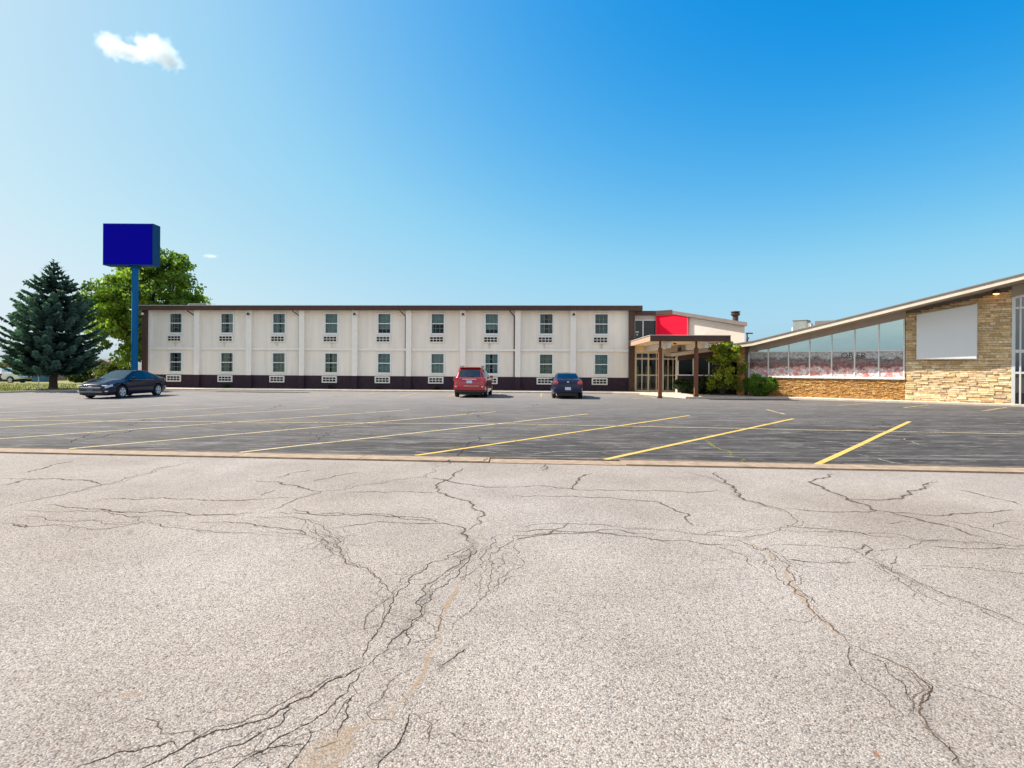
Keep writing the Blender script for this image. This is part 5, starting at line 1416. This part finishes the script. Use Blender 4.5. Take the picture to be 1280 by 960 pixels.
# ------------------------------------------------------------------ clouds
def cloud(name, loc, sc, lobes, dens, label, seed=0.0, nsc=2.4):
    mb = MB(); mb.box(-1, 1, -1, 1, -1, 1)
    m = bpy.data.materials.new(name + '_vapour'); m.use_nodes = True; nt = m.node_tree
    nt.nodes.remove(nt.nodes['Principled BSDF']); out = nt.nodes['Material Output']
    vol = N(nt, 'ShaderNodeVolumeScatter'); vol.inputs['Color'].default_value = (1, 1, 1, 1); vol.inputs['Anisotropy'].default_value = 0.2
    v = coords(nt); tot = None
    for (cx, cz, rx, rz) in lobes:
        mp_ = N(nt, 'ShaderNodeMapping'); mp_.inputs['Location'].default_value = (-cx / rx, 0, -cz / rz); mp_.inputs['Scale'].default_value = (1 / rx, 1.15, 1 / rz)
        nt.links.new(v, mp_.inputs[0]); ln = N(nt, 'ShaderNodeVectorMath', operation='LENGTH'); nt.links.new(mp_.outputs[0], ln.inputs[0])
        f = math_(nt, 'SUBTRACT', 1.0, ln.outputs['Value'])
        tot = f if tot is None else math_(nt, 'MAXIMUM', tot, f)
    mp2 = N(nt, 'ShaderNodeMapping'); mp2.inputs['Scale'].default_value = (sc[0] / sc[2], sc[1] / sc[2], 1); mp2.inputs['Location'].default_value = (seed, seed, seed)
    nt.links.new(v, mp2.inputs[0])
    nz = noise(nt, nsc, 6, 0.62, mp2.outputs[0])
    d = math_(nt, 'ADD', tot, math_(nt, 'MULTIPLY', math_(nt, 'SUBTRACT', nz, 0.55), 1.9))
    d = math_(nt, 'MULTIPLY', math_(nt, 'MULTIPLY', d, 1.6, True), dens)
    nt.links.new(d, vol.inputs['Density']); nt.links.new(vol.outputs[0], out.inputs['Volume'])
    o = mb.build(name, m); o.location = loc; o.scale = sc
    tag(o, label, 'cloud')
D = 1400.0
cloud('cloud', ((172 - 640) / F * D, D, H + (462.5 - 72) / F * D), (116, 55, 52), [(-.56, .30, .34, .58), (.30, .20, .46, .66), (.62, -.25, .30, .50), (-.10, -.02, .42, .30)], 0.04, 'small white puffy cloud high on the left', 3.1)
cloud('cloud', ((262 - 640) / F * D, D, H + (462.5 - 325) / F * D), (26, 20, 7), [(0, 0, .9, .7)], .03, 'tiny faint cloud wisp above the left tree', 7.7, 1.6)

# ------------------------------------------------------------------ light, sky, camera
to_sun = Vector((-1.0, .19, 1.0)).normalized()
elev = math.asin(to_sun.z); az = math.atan2(to_sun.x, to_sun.y)
W = bpy.data.worlds.new('World'); SC.world = W; W.use_nodes = True
nt = W.node_tree; bg = nt.nodes['Background']
sky = N(nt, 'ShaderNodeTexSky', sky_type='NISHITA', sun_disc=False)
sky.sun_elevation = elev; sky.sun_rotation = az; sky.altitude = 200; sky.air_density = 1.0; sky.dust_density = 2.2; sky.ozone_density = 2.2
SK = 0.11
sc1 = N(nt, 'ShaderNodeVectorMath', operation='SCALE'); sc1.inputs['Scale'].default_value = SK; nt.links.new(sky.outputs[0], sc1.inputs[0])
cv = N(nt, 'ShaderNodeRGBCurve')          # film-like response of the clear sky: deep blue away from the sun, pale towards it
def set_curve(c, pts):
    while len(c.points) < len(pts): c.points.new(.5, .5)
    for p, q in zip(c.points, pts): p.location = q
set_curve(cv.mapping.curves[0], [(0, .001), (.11, .002), (.13, .012), (.16, .042), (.20, .092), (.255, .16), (.32, .215), (.40, .27), (.50, .325), (.6, .37), (1.0, .42)])
set_curve(cv.mapping.curves[1], [(0, 0), (.19, .16), (.26, .24), (.32, .305), (.37, .35), (.47, .39), (.6, .435), (.75, .455), (1.0, .48)])
set_curve(cv.mapping.curves[2], [(0, 0), (.30, .39), (.38, .44), (.50, .475), (.70, .49), (1.0, .51)])
cv.mapping.update()
nt.links.new(sc1.outputs[0], cv.inputs['Color'])
# invented bright cumulus, added behind the camera to fill the shaded walls (the one small cloud in view is built as its own object)
dv = coords(nt, out='Generated'); dsep = N(nt, 'ShaderNodeSeparateXYZ'); nt.links.new(dv, dsep.inputs[0])
cl_n = ramp(nt, noise(nt, 2.6, 7, 0.6, coords(nt, (1, 1, 2.2), 'Generated'), 0.3), [(0.40, 0.0), (0.56, 1.0)])
cl_m = ramp(nt, math_(nt, 'MULTIPLY', dsep.outputs[1], -1.0), [(0.10, 0.0), (0.42, 1.0)])
cl_f = math_(nt, 'MULTIPLY', math_(nt, 'MULTIPLY', cl_n, cl_m), ramp(nt, dsep.outputs[2], [(0.0, 0.35), (0.12, 1.0)]))
skyc = mix(nt, math_(nt, 'MULTIPLY', cl_f, 0.92), cv.outputs[0], (0.62, 0.60, 0.575))
sc2 = N(nt, 'ShaderNodeVectorMath', operation='SCALE'); sc2.inputs['Scale'].default_value = 1 / SK; nt.links.new(skyc, sc2.inputs[0])
nt.links.new(sc2.outputs[0], bg.inputs[0]); bg.inputs[1].default_value = SK
L = bpy.data.lights.new('sun', 'SUN'); L.energy = 4.9; L.angle = R(.53); L.color = (1.0, .94, .85)
so = bpy.data.objects.new('sun', L); COL.objects.link(so); so.rotation_euler = (-to_sun).to_track_quat('-Z', 'Y').to_euler()
so.location = (-30, 20, 40)

cam = bpy.data.cameras.new('camera'); co = bpy.data.objects.new('camera', cam); COL.objects.link(co)
co.matrix_world = Matrix.Translation((0, 0, H)) @ Matrix.Rotation(R(90), 4, 'X') @ Matrix.Rotation(ROLL, 4, 'Z')
cam.sensor_width = 36; cam.lens = 36 * F / 1280; cam.shift_y = YH / 1280; cam.clip_start = .05; cam.clip_end = 9000
SC.camera = co
SC.render.engine = 'CYCLES'
cy = SC.cycles
cy.max_bounces = 14; cy.diffuse_bounces = 3; cy.glossy_bounces = 3; cy.transmission_bounces = 4; cy.transparent_max_bounces = 16; cy.volume_bounces = 14
cy.caustics_reflective = False; cy.caustics_refractive = False; cy.use_denoising = True; cy.sample_clamp_indirect = 6
vs = SC.view_settings
vs.view_transform = 'Standard'; vs.look = 'None'; vs.gamma = 1; vs.exposure = 0.9; vs.use_curve_mapping = False
